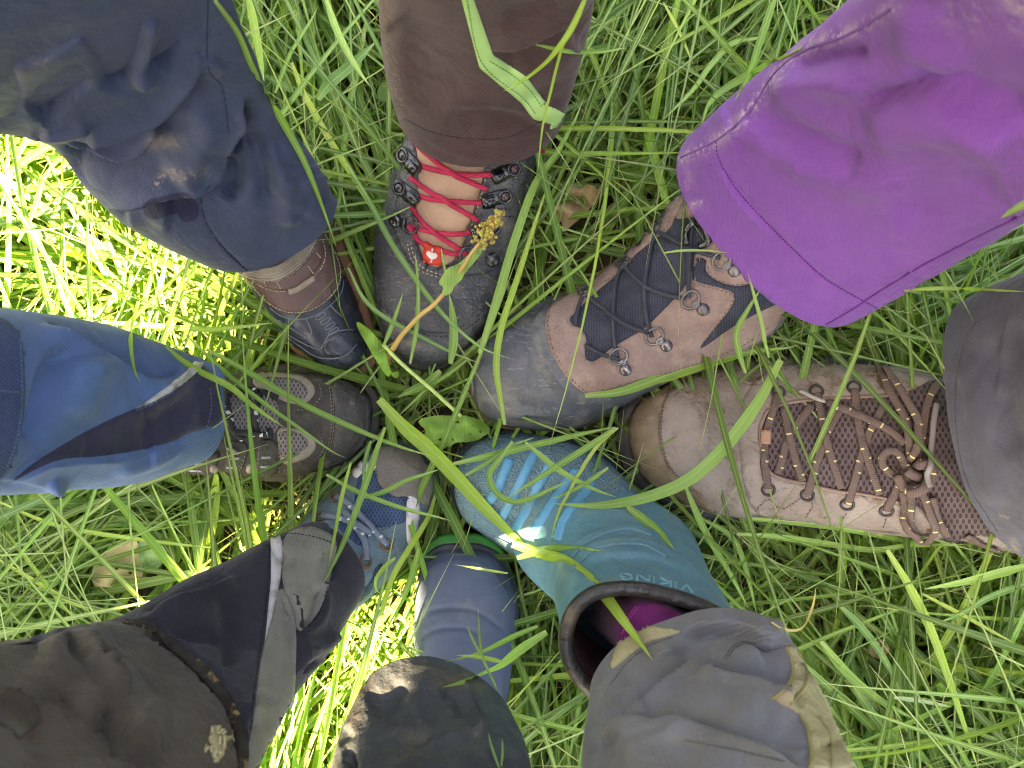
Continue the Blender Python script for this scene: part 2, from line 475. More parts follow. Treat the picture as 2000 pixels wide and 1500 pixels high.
def leg(rings, strokes=(), n=150, m=150, ex=2.3, back=1., seed=1, wob=.0012, freq=45, paints=None, hem=.0, deep=1.7, rf=0):
    """trouser leg: closed rings (left, right, front point, height) from hem to knee"""
    Lk = np.array([r[0] for r in rings], float); Rk = np.array([r[1] for r in rings], float); Fk = np.array([r[2] for r in rings], float)
    zk = np.array([r[3] for r in rings], float)
    u = np.linspace(0, len(rings) - 1, m); z = cr(zk, u)
    a = ats(cr(Lk, u), z); b = ats(cr(Rk, u), z); f = ats(cr(Fk, u), z)
    mid = (a + b) / 2; h = (b - a) / 2; fr = f - mid
    th = np.linspace(-math.pi * .5, math.pi * 1.5, n)      # starts at the back
    cu = np.sign(np.cos(th)) * np.abs(np.cos(th)) ** (2 / ex); sv = np.sign(np.sin(th)) * np.abs(np.sin(th)) ** (2 / ex)
    sv = np.where(sv < 0, sv * back, sv)
    G = mid[:, None] + h[:, None] * cu[None, :, None] + fr[:, None] * sv[None, :, None]
    N, flip = grid_normals(G)
    G = wobble(G, N, wob, freq, seed)
    if strokes: N, flip = grid_normals(G); G = sculpt(G, N, [(k[0], k[1], k[2], k[3] * deep if k[2] > 4 else k[3], *k[4:]) for k in strokes])
    if rf:      # smaller crumples across the cloth
        N, flip = grid_normals(G); px = measure(G); rr = np.random.default_rng(seed + 50); st = []
        vis = np.argwhere((N[..., 2] > .15) & (px[..., 0] > -60) & (px[..., 0] < 2060) & (px[..., 1] > -60) & (px[..., 1] < 1560))
        for _ in range(rf):
            i, j = vis[rr.integers(len(vis))]; p0 = px[i, j]; ac = px[i, n // 4] - px[i, 3 * n // 4]; an = math.atan2(ac[1], ac[0]) + rr.normal(0, .55)
            Ls = rr.uniform(50, 190); dv = np.array([math.cos(an), math.sin(an)]); nv = np.array([-dv[1], dv[0]])
            pts = np.array([p0 - dv * Ls / 2, p0 + nv * rr.normal(0, 14), p0 + dv * Ls / 2])
            if rr.random() < .55: st.append((pts, 's', rr.uniform(12, 34), rr.choice([-1, 1]) * rr.uniform(.0014, .0036), rr.uniform(8, 16), rr.uniform(2.5, 6)))
            else: st.append((pts, 'b', rr.uniform(7, 20), rr.choice([-1, 1]) * rr.uniform(.001, .0026)))
        G = sculpt(G, N, st)
    at_ = {k: paint(G, v) for k, v in (paints or {}).items()}
    if hem:     # the cloth turns in at the hem and goes back up inside
        N, _ = grid_normals(G)
        ins = [G[14] - N[14] * .0045, G[8] - N[8] * .0042, G[3] - N[3] * .0036, G[1] - N[1] * .0026, G[0] - N[0] * .0014 - (G[1] - G[0]) * .8]
        G = np.concatenate([np.array(ins), G], 0)
        at_ = {k: np.vstack([np.zeros((5, n)), v]) for k, v in at_.items()}
    if hem:     # the leg goes on up out of the picture, closed at the top
        dv = (G[-1] - G[-8]).mean(0); dv /= dv[2]; k = np.linspace(0, .2, 9)[1:]
        up = G[-1][None] + dv[None, None] * k[:, None, None]; c = up[-1].mean(0)
        G = np.concatenate([G, up, (up[-1] * .4 + c * .6 + [0, 0, .01])[None], np.repeat(c[None, None] + [0, 0, .012], n, 1)], 0)
        at_ = {k2: np.vstack([v, np.zeros((10, n))]) for k2, v in at_.items()}
    return G, flip, {k: v.ravel() for k, v in at_.items()}
def leg_obj(name, S, G, flip, mat, parent, attrs=None):
    m, n = G.shape[:2]; F = grid_faces(m, n, flip); V = G.reshape(-1, 3)
    S.add(V, F); ALL.add(V, F)
    return mk(name, V, F, mat, parent, grid_uv(G), attrs=attrs)
def base_of(G):
    c = G.reshape(-1, 3); return (float(c[:, 0].mean()), float(c[:, 1].mean()), float(c[:, 2].min()))
# ------------------------------------------------------------------ material palette
MUD = (150, 130, 100)
m_navy = M('navy_cloth', (58, 68, 95), (52, 62, 86), crinkle=(18, .0045), rough=.62, spec=.3, sheen=.25, fine=(700, .00025), attr=(190, 170, 145), wet=(30, 32, 62), dirt=((88, 92, 105), 30, .55, .8, .4))
m_brown = M('brown_twill', (70, 49, 50), (62, 43, 43), crinkle=(18, .0045), rough=.8, spec=.2, sheen=.3, twill=(.0011, 62, 0.26), fine=(500, .0002), attr=(120, 110, 70))  # attr colour stands for light reflected on the left edge
m_green = M('green_reflective_tape', (172, 214, 140), (162, 204, 130), rough=.55, fine=(400, .0001))
m_purple = M('purple_cloth', (126, 72, 158), (120, 68, 151), crinkle=(20, .004), rough=.7, spec=.25, sheen=.3, twill=(.0011, 38, 0.12), fine=(420, .0002), attr=(205, 185, 195))
m_char = M('charcoal_cloth', (82, 82, 96), (75, 75, 88), crinkle=(20, .004), rough=.75, sheen=.3, fine=(900, .0003), attr=(170, 150, 130))
m_olive = M('olive_cloth', (98, 100, 108), (94, 93, 86), crinkle=(18, .0045), rough=.6, spec=.35, sheen=.4, twill=(.0011, 90, 0.17), fine=(420, .0002), attr=(150, 140, 105))
m_khaki = M('khaki_cotton', (168, 162, 122), (150, 142, 108), crinkle=(18, .0045), rough=.85, fine=(300, .0006), dirt=((150, 115, 105), 22, .5, .7, .5))
m_pants_rub = M('dark_rubberised_cloth', (68, 73, 80), (56, 60, 68), crinkle=(18, .0045), rough=.5, spec=.4, fine=(240, .0004), dirt=((112, 102, 84), 28, .48, .75, .7), scratch=((125, 115, 92), .6, .6), wet=(150, 152, 140))
m_black = M('black_twill', (48, 46, 55), (41, 40, 48), crinkle=(18, .0045), rough=.8, spec=.2, sheen=.3, twill=(.0011, 65, 0.26), fine=(420, .0002))
m_knee = M('worn_black_brown_cloth', (84, 73, 63), (64, 56, 51), crinkle=(18, .0045), rough=.8, spec=.2, sheen=.35, twill=(.0011, 80, 0.15), fine=(200, .0005), dirt=((90, 80, 56), 14, .42, .72, .6), attr=(150, 115, 70))
m_grey = M('grey_twill', (134, 130, 120), (122, 118, 108), crinkle=(18, .0045), rough=.8, sheen=.2, twill=(.0011, 10, 0.17), fine=(420, .0002), dirt=((98, 72, 60), 30, .6, .75, .5))
m_blue = M('blue_twill', (78, 106, 154), (72, 102, 136), crinkle=(18, .0045), rough=.78, sheen=.25, twill=(.0011, 25, 0.22), fine=(420, .0002), dirt=((78, 112, 120), 18, .48, .75, .5))
m_navy2 = M('dark_navy_twill', (48, 46, 70), (44, 44, 64), crinkle=(18, .0045), rough=.8, sheen=.25, twill=(.0011, 60, 0.22))
m_denim = M('dark_denim', (50, 74, 118), (40, 58, 96), rough=.85, sheen=.2, twill=(.0026, 55, .35), fine=(420, .0004))
m_refl = M('silver_reflective_tape', (205, 200, 200), (180, 176, 172), rough=.35, spec=.6, fine=(500, .0003), dirt=((120, 112, 100), 70, .5, .75, .6))
m_leather = M('black_leather', (66, 67, 73), (54, 55, 60), crinkle=(34, .0035), rough=.4, spec=.5, grain=(520, .0003), fine=(120, .0005), dirt=((122, 116, 108), 40, .48, .72, .7), scratch=((148, 140, 130), .4, .8))
m_tan = M('tan_suede_tongue', (196, 160, 136), (184, 148, 124), rough=.9, spec=.15, fine=(800, .0003), dirt=((150, 118, 98), 60, .55, .8, .5))
m_rub = M('black_rubber', (48, 48, 52), (40, 40, 43), rough=.5, fine=(160, .0004), dirt=((100, 92, 80), 40, .55, .8, .5))
m_metal_b = M('black_enamel', (26, 27, 32), rough=.22, spec=.6, coat=.4, dirt=((140, 120, 95), 160, .6, .75, .5))
m_metal = M('gunmetal', (128, 124, 126), (100, 96, 98), rough=.35, metal=.85, dirt=((110, 84, 70), 200, .55, .75, .6))
m_rivet = M('dull_pinkish_rivet', (108, 82, 86), rough=.3, metal=.6)
m_grub = M('grey_rubber_toe', (74, 79, 88), (62, 66, 72), crinkle=(30, .002), rough=.38, spec=.5, fine=(110, .0005), dirt=((122, 120, 116), 35, .42, .7, .75), scratch=((152, 150, 146), 1.0, .75))
m_suede = M('brown_suede', (152, 131, 124), (138, 116, 109), crinkle=(40, .003), rough=.92, spec=.12, fine=(420, .0008), dirt=((184, 162, 150), 45, .45, .75, .5), scratch=((118, 94, 84), .8, .3))
m_nmesh = M('navy_mesh', (58, 63, 80), (50, 54, 68), rough=.8, mesh=(.0022, .7), dirt=((86, 82, 84), 40, .55, .75, .5))
m_nlace = M('dark_lace', (52, 56, 66), rough=.7, twill=(.0012, 40, .3))
m_cleath = M('taupe_leather', (149, 136, 127), (132, 118, 109), crinkle=(42, .004), rough=.6, spec=.3, fine=(140, .0006), grain=(600, .00015), dirt=((104, 82, 62), 30, .56, .66, .8), scratch=((108, 94, 82), .3, .7))
m_ctoe = M('wet_tan_leather', (130, 113, 94), (108, 92, 74), rough=.6, spec=.3, fine=(140, .0006), dirt=((165, 148, 128), 50, .5, .7, .6))
m_cmesh = M('brown_mesh', (98, 82, 82), (86, 70, 70), rough=.85, mesh=(.0042, .85))
m_blace = M('brown_lace', (112, 86, 76), (98, 74, 64), rough=.75, twill=(.0015, 50, .25))
m_teal = M('teal_rubber', (82, 136, 152), (76, 124, 138), rough=.55, spec=.5, fine=(260, .0004), dirt=((116, 136, 128), 22, .45, .72, .6), scratch=((140, 165, 165), .9, .4))
m_tealp = M('pebbled_teal_rubber', (104, 140, 152), (92, 126, 140), rough=.6, spec=.4, grain=(560, .0011), dirt=((140, 150, 140), 40, .45, .7, .5))
m_tealb = M('bright_teal_bar', (88, 168, 205), (76, 150, 185), rough=.32, spec=.5, dirt=((120, 160, 165), 40, .5, .7, .5))
m_rim = M('muddy_black_rubber', (44, 42, 42), rough=.4, spec=.5, fine=(200, .0006), dirt=((98, 86, 66), 45, .45, .65, .7))
m_lining = M('brown_lining', (96, 62, 58), (74, 46, 44), rough=.9, fine=(160, .001))
m_sock = M('magenta_sock', (128, 34, 108), (112, 28, 94), rough=.9, sheen=.3, twill=(.0012, 0, .2))
m_gwell = M('blue_grey_rubber', (90, 102, 126), (82, 92, 114), rough=.72, spec=.22, fine=(60, .0004), dirt=((128, 132, 128), 16, .5, .75, .5), ns=14)
m_green_sole = M('green_rubber_sole', (58, 158, 72), (48, 140, 60), rough=.5, dirt=((70, 80, 60), 50, .5, .7, .6))
m_fdark = M('dark_brown_nubuck', (80, 74, 68), (66, 61, 56), crinkle=(50, .003), rough=.7, fine=(240, .0005), dirt=((112, 102, 92), 45, .52, .75, .55))
m_ftoe = M('scuffed_black_leather', (80, 75, 71), (64, 60, 58), crinkle=(50, .003), rough=.45, fine=(200, .0005), dirt=((128, 116, 104), 60, .56, .75, .6), scratch=((130, 122, 112), 0, .5))
m_fmesh = M('grey_brown_mesh', (146, 136, 134), (130, 120, 118), rough=.9, mesh=(.003, .85))
m_beige = M('beige_trim', (172, 158, 142), (152, 138, 122), rough=.7, fine=(300, .0005), dirt=((110, 100, 88), 60, .5, .7, .5))
m_gbrown = M('chestnut_leather', (108, 80, 78), (94, 68, 66), rough=.42, spec=.45, fine=(160, .0005), dirt=((116, 92, 84), 50, .5, .75, .5))
m_gblack = M('moulded_black_rubber', (54, 58, 70), (46, 50, 60), rough=.32, spec=.5, fine=(90, .0003), dirt=((92, 86, 80), 70, .55, .7, .5))
m_gum = M('brown_gum_sole', (172, 120, 92), (142, 102, 80), rough=.6, dirt=((90, 80, 70), 60, .5, .7, .6))
m_thread_w = M('pale_thread', (205, 190, 165), (180, 165, 140), rough=.8)
m_thread_d = M('dark_thread', (38, 36, 42), rough=.8)
m_thread_n = M('navy_thread', (26, 30, 52), rough=.8)
m_thread_p = M('purple_thread', (104, 40, 126), rough=.8)
m_thread_t = M('tan_thread', (128, 100, 88), rough=.8)
m_groove = M('grey_groove', (120, 126, 136), rough=.5)
m_hblue = M('grey_blue_suede', (112, 132, 144), (96, 116, 126), rough=.9, fine=(500, .0007), dirt=((110, 112, 108), 45, .5, .75, .5))
m_hmesh = M('blue_mesh', (66, 90, 126), (58, 80, 110), rough=.85, mesh=(.0026, .7))
m_htoe = M('dusty_grey_toe', (132, 124, 116), (116, 108, 100), rough=.85, fine=(420, .0006))
m_hbump = M('brown_rubber_bumper', (106, 96, 88), (92, 82, 76), rough=.45, fine=(120, .0004), dirt=((132, 122, 112), 60, .5, .7, .5))
m_white = M('scuffed_white_trim', (224, 214, 220), (205, 196, 200), rough=.6, dirt=((130, 120, 112), 90, .52, .7, .6))
m_orange = M('rusty_eyelet', (122, 92, 76), rough=.6)
m_red = M('red_label', (214, 62, 48), (200, 56, 44), rough=.55)
m_print = M('white_print', (236, 226, 222), rough=.6)
m_embro = M('beige_embroidery', (196, 182, 140), (180, 164, 124), rough=.85, fine=(900, .0003))
m_aglet = M('clear_plastic_tip', (176, 168, 160), rough=.25, spec=.6)

def speck_lace(name, c, cs, per, thr):
    """braided lace with light flecks woven in"""
    b = NB(name); u = b.uv()
    f = b.math('MULTIPLY', b.ramp(b.wave(per, 0, u, 'Y'), thr, thr + .04), b.ramp(b.wave(.01, 20, u), .86, .92))
    col = b.mix(b.math('MULTIPLY', b.wave(.0014, 55, u), .4), lin(c), tuple(v * .5 for v in lin(c)[:3]) + (1,))
    b.l(b.mix(f, col, lin(cs)), b.p.inputs['Base Color']); b.bump(b.wave(.0014, 55, u), .0002)
    b.p.inputs['Roughness'].default_value = .75
    return b.m
m_lace_c = speck_lace('brown_lace_yellow_flecks', (104, 84, 76), (220, 202, 135), .0085, .93)
m_lace_f = speck_lace('black_lace_white_flecks', (42, 41, 44), (225, 222, 218), .006, .55)
m_lace_h = speck_lace('grey_blue_lace_white_flecks', (120, 132, 148), (215, 218, 222), .007, .8)
m_lace_r = M('red_lace', (190, 42, 76), (168, 36, 64), rough=.75, twill=(.0014, 50, .25))

def lm(*a): return [np.array(x) for x in a]

# ================================================================== boot with red laces, brown trouser leg
S = Surf()
Lp = q('A', '335,1452 232,1434 168,1385 128,1290 105,1180 102,1080 108,970 130,870 160,770 195,650 230,540 262,400 310,250')
Rp = q('A', '335,1452 432,1414 502,1350 560,1262 600,1170 624,1090 644,1010 672,900 705,790 735,690 760,590 790,440 790,260')
G, fl, a, b = foot(Lp, Rp, [.03, .056, .066, .071, .073, .075, .08, .088, .098, .108, .118, .132, .145],
                   [.028, .028, .03, .033, .036, .04, .045, .05, .056, .062, .07, .08, .09], ex=2.5, seed=3, bumps=.0012,
                   strokes=[(q('A', '120,1120 250,1150 420,1140 590,1110'), 'b', 9, -.0012), (q('A', '110,1010 220,1090 330,1110'), 'b', 8, -.001),
                            (q('A', '640,830 560,860 520,880'), 'b', 6, .0006)])
t_boot = thing('lace_up_boot', 'black leather work boot with crossed red laces and tan tongue', 'boot', (float(a[:, 0].mean()), float(a[:, 1].mean()), 0), 'shoes in the circle')
foot_obj('upper', S, G, fl, m_leather, t_boot)
sole('sole', a, b, .004, .024, m_rub, t_boot)
panel('toe_cap', S, q('A', '122,1180 150,1215 200,1258 262,1292 330,1318 420,1312 500,1265 590,1195 585,1220 545,1300 490,1362 425,1412 335,1440 240,1424 180,1378 142,1290'), .0016, m_leather, t_boot, 8)
panel('tongue', S, q('A', '255,545 300,570 380,600 470,620 560,625 530,760 500,830 475,905 452,985 400,1052 330,1058 290,1010 268,930 258,850 268,760 268,650'), .001, m_tan, t_boot, 7, puff=.002)
panel('eyestay', S, q('A', '228,530 258,545 276,620 279,700 272,780 260,850 268,930 288,1005 322,1058 290,1082 235,1030 200,960 178,900 188,830 200,740 212,640'), .0032, m_leather, t_boot, 7)
panel('eyestay', S, q('A', '552,600 720,600 690,760 668,880 645,980 600,1060 520,1090 400,1098 320,1078 360,1056 420,1048 456,988 476,905 500,832 522,760'), .0032, m_leather, t_boot, 7)
stitches('stitching', S, [q('A', '248,960 262,1015 300,1062 370,1088'), q('A', '236,965 250,1025 292,1074 365,1100'), q('A', '548,690 532,760 508,835 486,908')], m_thread_w, t_boot, 5, 4)
stitches('stitching', S, [q('A', '640,830 560,822'), q('A', '655,860 585,850'), q('A', '118,1195 150,1228 200,1270 262,1304 330,1330 420,1324 500,1278 592,1206')], m_thread_d, t_boot, 4, 3)
S_base = S
hk = [('A', '625,678', '560,700', 1), ('A', '588,782', '520,790', 1), ('A', '545,905', '480,915', 1), ('A', '243,635', '285,665', 0), ('A', '232,760', '275,785', 0)]
for f, p, p2, side in hk:
    fr = frame(S, q(f, p)[0], q(f, p2)[0]); h = []
    v, F = plate([(-.011, -.006), (.0, -.0055), (.012, -.0045), (.013, 0), (.012, .0045), (0, .0055), (-.011, .006), (-.0125, 0)], -.001, .0022); h.append((put(fr, v), F, None))
    v, F = torus(.0048, .0011, z=.0024); v = v + [-.0062, 0, 0]; h.append((put(fr, v), F, None))
    # bent-over hook
    pr = np.array([[.003, 0, .002], [.010, 0, .0030], [.0135, 0, .0052], [.011, 0, .0078], [.004, 0, .0074]])
    pr = cr(pr, np.linspace(0, 4, 14)); wd = .0042
    V = np.vstack([np.c_[pr[:, 0], np.full(14, -wd), pr[:, 2]], np.c_[pr[:, 0], np.full(14, wd), pr[:, 2]], np.c_[pr[:, 0], np.full(14, -wd), pr[:, 2] + .0011], np.c_[pr[:, 0], np.full(14, wd), pr[:, 2] + .0011]])
    F = [(i, i + 1, i + 15, i + 14) for i in range(13)] + [(i + 28, i + 42, i + 43, i + 29) for i in range(13)] + [(i, i + 28, i + 29, i + 1) for i in range(13)] + [(i + 14, i + 15, i + 43, i + 42) for i in range(13)]
    h.append((put(fr, V), F, None)); v, F = dome(.0016, .001, 10, 4, .0062, 0, .0084); h.append((put(fr, v), F, None))
    V, F, U = join(h); ho = mk('lace_hook', V, F, m_metal_b, t_boot)
    v, F = dome(.0036, .0018, 14, 5, -.0062, 0, .0022); mk('rivet', put(fr, v), F, m_rivet if side else m_metal_b, ho)
for p, p2 in (('222,880', '262,885'), ('500,1015', '462,1005')):
    fr = frame(S, q('A', p)[0], q('A', p2)[0]); h = []
    v, F = torus(.0062, .0011, z=.0028, sx=1., sy=1.15); v = v + [.006, 0, 0]; h.append((put(fr, v), F, None))
    v, F = plate([(-.002, -.0055), (.002, -.0055), (.002, .0055), (-.002, .0055)], 0, .0035); h.append((put(fr, v), F, None))
    V, F, U = join(h); ho = mk('lace_ring', V, F, m_metal_b, t_boot)
    v, F = dome(.0058, .0026, 16, 5, -.008 if p[0] == '2' else -.0155, 0, 0); mk('rivet', put(fr, v), F, m_metal_b, ho)
cords('lace', S, [q('A', '240,892 330,915 420,925 490,918'), q('A', '246,760 320,785 420,796 530,800'), q('A', '255,640 340,670 450,690 585,690'),
                  q('A', '248,812 300,880 370,940 450,990'), q('A', '248,700 330,760 430,820 515,872'), q('A', '246,552 330,622 400,680 550,748'),
                  q('A', '240,892 270,940 310,970 370,990 420,1005 470,1003')], .002, m_lace_r, t_boot, .6, .0024, smooth=4)
cords('lace_end', S, [q('A', '755,590 770,600 785,608')], .0035, m_lace_r, t_boot, .8)
tg = panel('label_tag', S, q('A', '304,962 370,978 372,1050 298,1040'), .0022, m_red, t_boot, 5, round_=0, edge=.9)
bird = q('S', '545,1215 560,1205 575,1212 570,1225 562,1232 566,1255 590,1250 610,1262 616,1280 606,1305 585,1318 568,1318 560,1330 552,1345 562,1358 545,1350 530,1352 544,1338 548,1318 530,1308 515,1290 500,1270 497,1248 510,1232 530,1230 548,1245 556,1240 552,1226')
panel('bird_print', S, bird, .0007, m_print, t_boot, 2.2, round_=0, edge=.9, skirt=.0004)

S = Surf()
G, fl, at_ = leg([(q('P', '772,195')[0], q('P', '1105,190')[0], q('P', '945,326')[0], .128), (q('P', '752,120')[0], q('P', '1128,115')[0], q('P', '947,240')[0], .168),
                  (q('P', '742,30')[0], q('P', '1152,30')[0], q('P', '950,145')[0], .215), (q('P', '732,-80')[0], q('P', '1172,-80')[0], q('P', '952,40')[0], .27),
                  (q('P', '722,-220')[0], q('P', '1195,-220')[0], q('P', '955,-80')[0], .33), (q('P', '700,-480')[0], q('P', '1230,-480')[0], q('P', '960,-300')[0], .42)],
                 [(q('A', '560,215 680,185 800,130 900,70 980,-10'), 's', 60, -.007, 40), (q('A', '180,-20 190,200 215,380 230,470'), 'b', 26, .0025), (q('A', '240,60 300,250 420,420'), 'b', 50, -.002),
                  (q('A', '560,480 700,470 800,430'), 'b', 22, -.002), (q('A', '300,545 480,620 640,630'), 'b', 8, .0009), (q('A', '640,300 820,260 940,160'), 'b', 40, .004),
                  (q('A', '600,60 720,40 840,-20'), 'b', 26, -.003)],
                 seed=4, hem=1, rf=8, deep=1.3, paints={'mud_and_reflection': [(q('A', '130,0 160,200 215,430'), 20, .6)]})  # left edge tinted lighter to imitate reflected light
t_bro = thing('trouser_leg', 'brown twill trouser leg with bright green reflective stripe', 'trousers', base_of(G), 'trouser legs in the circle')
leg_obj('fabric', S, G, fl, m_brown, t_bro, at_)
panel('reflective_stripe', S, q('A', '432,-60 486,-60 498,0 574,218 704,302 786,412 858,450 828,502 798,512 804,492 732,470 684,406 520,268 450,0'), .0009, m_green, t_bro, 7, round_=0, z0=.2)
stitches('stitching', S, [q('A', '470,0 530,248 690,385 745,455'), q('A', '560,240 690,325 770,425')], M('green_thread', (96, 150, 70)), t_bro, 4, 3, .0003)
stitches('stitching', S, [q('A', '225,470 330,520 480,548 640,540 780,470')], m_thread_d, t_bro, 5, 3, .0003)

# ================================================================== rubber-toed brown boot, purple trouser leg
S = Surf()
Lp = q('B', '55,1215 68,1110 120,985 240,860 400,775 560,725 700,645 830,555 930,460 1010,355 1090,260 1180,200 1300,150 1420,60')
Rp = q('B', '55,1215 75,1310 150,1395 300,1445 470,1448 640,1420 800,1350 960,1250 1130,1180 1300,1120 1480,1040 1620,940 1700,800 1760,640')
G, fl, a, b = foot(Lp, Rp, [.03, .052, .064, .071, .075, .079, .086, .093, .101, .109, .117, .124, .13, .135],
                   [.028, .028, .029, .03, .033, .036, .039, .043, .047, .051, .056, .062, .07, .08], ex=2.5, seed=5, bumps=.0012,
                   strokes=[(q('B', '470,760 400,880 410,1010 480,1150 600,1290'), 'b', 7, .0018), (q('B', '430,770 360,880 370,1030 440,1190 560,1340'), 'b', 5, -.0012),
                            (q('B', '180,930 150,1100 200,1260 330,1340 450,1360'), 'b', 6, -.001)])
t_b = thing('lace_up_boot', 'brown suede boot with grey rubber toe and dark thin laces', 'boot', (float(a[:, 0].mean()), float(a[:, 1].mean()), 0), 'shoes in the circle')
foot_obj('upper', S, G, fl, m_grub, t_b)
sole('sole', a, b, .003, .02, M('tan_gum_sole', (176, 136, 104), (140, 110, 88), rough=.7, dirt=((110, 96, 80), 60, .5, .7, .6)), t_b)
tong = q('B', '568,860 600,830 640,790 690,740 760,680 850,610 900,540 960,490 1040,430 1100,390 1120,325 1190,300 1300,380 1290,470 1225,520 1218,590 1182,690 1110,770 1000,880 940,930 830,990 760,1040 690,1098 648,1070 650,1010 662,970 630,910 575,892')
panel('tongue', S, q('B', '540,860 640,760 760,650 900,520 1080,370 1110,280 1190,260 1420,420 1330,520 1260,560 1250,640 1200,720 1010,900 840,1010 700,1130 620,1090 630,960 560,920'), .0008, m_nmesh, t_b, 8, puff=.0015, uvrot=-30)
panel('suede_quarter', S, q('B', '545,738 640,695 760,605 860,515 950,432 1025,335 1090,265 1180,205 1330,140 1500,200 1700,500 1720,740 1700,815 1640,930 1500,1030 1300,1108 1130,1172 985,1212 850,1248 730,1268 650,1258 570,1195 500,1095 455,985 438,875 468,790'), .0024, m_suede, t_b, 9, holes=[tong])
panel('collar_mesh', S, q('B', '1208,640 1222,540 1290,550 1276,605 1312,652 1400,690 1500,692 1560,640 1680,700 1670,780 1560,830 1420,905 1262,1022 1248,1012 1330,915 1420,800 1438,742 1400,712 1212,668'), .0006, m_nmesh, t_b, 8, uvrot=-30)
panel('suede_flap', S, q('B', '1118,345 1136,300 1180,240 1230,250 1235,330 1160,340'), .002, m_suede, t_b, 7)
stitches('stitching', S, [q('B', '1095,330 1080,380 1000,470 900,560 800,640 700,700'), q('B', '1220,680 1400,728 1425,760 1380,840 1260,1000'), q('B', '1290,590 1310,640 1400,680 1490,685'),
                          q('B', '470,800 455,880 470,990 520,1095 590,1190 655,1245'), q('B', '740,1240 980,1180 1280,1080 1480,1000 1620,900')], m_thread_t, t_b, 5, 4, .0004)
for p, p2, out in (('645,728', '600,760', 1), ('845,580', '810,610', 1), ('1020,392', '985,430', 1)):
    fr = frame(S, q('B', p)[0], q('B', p2)[0]); v, F = torus(.0052, .0009, z=.0018, sx=.8, sy=1.25)
    v2, F2 = plate([(-.0075, -.003), (.001, -.003), (.001, .003), (-.0075, .003)], 0, .0018)
    V, F, U = join([(put(fr, v), F, None), (put(fr, v2), F2, None)]); mk('lace_ring', V, F, m_metal, t_b)
for p, p2 in (('838,1085', '800,1010'), ('1035,972', '985,930'), ('1225,782', '1165,735'), ('1388,578', '1340,540')):
    fr = frame(S, q('B', p)[0], q('B', p2)[0]); v, F = torus(.0062, .001, z=.0022, sx=.95, sy=1.15); v = v + [.004, 0, 0]
    v2, F2 = plate([(-.004, -.0035), (.001, -.0042), (.001, .0042), (-.004, .0035)], 0, .0024)
    V, F, U = join([(put(fr, v), F, None), (put(fr, v2), F2, None)]); ho = mk('lace_ring', V, F, m_metal, t_b)
    v, F = dome(.0048, .0024, 14, 5, -.0078, 0, .0002); mk('rivet', put(fr, v), F, m_metal, ho)
cords('lace', S, [q('B', '603,905 612,830 622,790 648,742'), q('B', '655,1003 740,1050 830,1075'), q('B', '820,1060 800,950 800,820 815,680 845,590'),
                  q('B', '1000,960 972,850 965,700 990,550 1022,420'), q('B', '1195,755 1195,640 1200,500 1215,380 1240,350'),
                  q('B', '648,742 740,810 850,890 985,940'), q('B', '848,580 920,660 1000,715 1100,745 1180,755'), q('B', '1025,402 1100,450 1190,495 1260,520 1360,545')],
      .0017, m_nlace, t_b, .75, .0022, smooth=5)
cords('lace_loop', S, [q('B', '1195,480 1190,410 1225,365 1270,380 1310,440 1300,480 1250,490')], .0026, m_metal_b, t_b, .9, .004)

S = Surf()
G, fl, at_ = leg([(q('I', '140,560')[0], q('I', '905,1385')[0], q('I', '290,1165')[0], .122), (q('I', '330,400')[0], q('I', '1160,1235')[0], q('I', '470,1010')[0], .17),
                  (q('I', '560,230')[0], q('I', '1420,1090')[0], q('I', '680,850')[0], .22), (q('I', '800,20')[0], q('I', '1720,920')[0], q('I', '930,680')[0], .28),
                  (q('I', '1050,-220')[0], q('I', '2050,720')[0], q('I', '1230,480')[0], .34), (q('I', '1400,-600')[0], q('I', '2600,400')[0], q('I', '1700,150')[0], .42)],
                 [(q('I', '1640,560 1450,500 1200,410 1000,440 860,480'), 's', 60, -.0055, 50, 8), (q('I', '380,540 560,600 750,690 900,730'), 'b', 26, -.0045), (q('I', '345,560 600,690 850,790 1100,830'), 'b', 34, .003),
                  (q('I', '900,640 1050,560 1300,540 1600,640'), 'b', 40, .0045), (q('I', '450,460 650,360 900,360 1150,330'), 'b', 30, .004), (q('I', '560,320 750,260 900,250'), 'b', 18, -.003),
                  (q('I', '225,600 235,700 300,820 420,960 560,1100 700,1230 850,1320 945,1370'), 'b', 4, -.0011), (q('I', '1130,0 1100,200 1300,350'), 'b', 40, .003),
                  (q('I', '330,620 345,580 390,530'), 'b', 12, .003), (q('I', '1000,1000 1200,900 1500,800'), 'b', 45, -.003)],
                 seed=6, ex=2.5, hem=1, wob=.0016, rf=7, deep=2.2, paints={'mud_and_reflection': [(q('I', '1000,40 800,150 640,200 500,320 380,480 230,620 70,700'), 13, .95), (q('I', '110,915 160,905'), 8, 1.), (q('I', '1290,60 1400,80'), 40, .25), (q('I', '70,640 100,820'), 12, .4), (q('I', '1540,20 1580,80'), 26, .9)]})
t_p = thing('trouser_leg', 'bright purple trouser leg with wide stitched hem and dried muddy streaks', 'trousers', base_of(G), 'trouser legs in the circle')
leg_obj('fabric', S, G, fl, m_purple, t_p, at_)
stitches('stitching', S, [q('I', '225,630 235,700 300,820 420,960 560,1100 700,1230 850,1320 935,1365')], m_thread_p, t_p, 5, 2.5, .0004)
cords('seam', S, [q('I', '712,1440 830,1372 950,1292 1150,1172 1400,1042 1620,935')], .0007, m_thread_p, t_p, .7, .0002, add=False)
cords('seam', S, [q('I', '1000,40 800,160 620,222 480,330 370,500 230,620 66,700')], .0008, m_purple, t_p, .7, .0002, add=False)

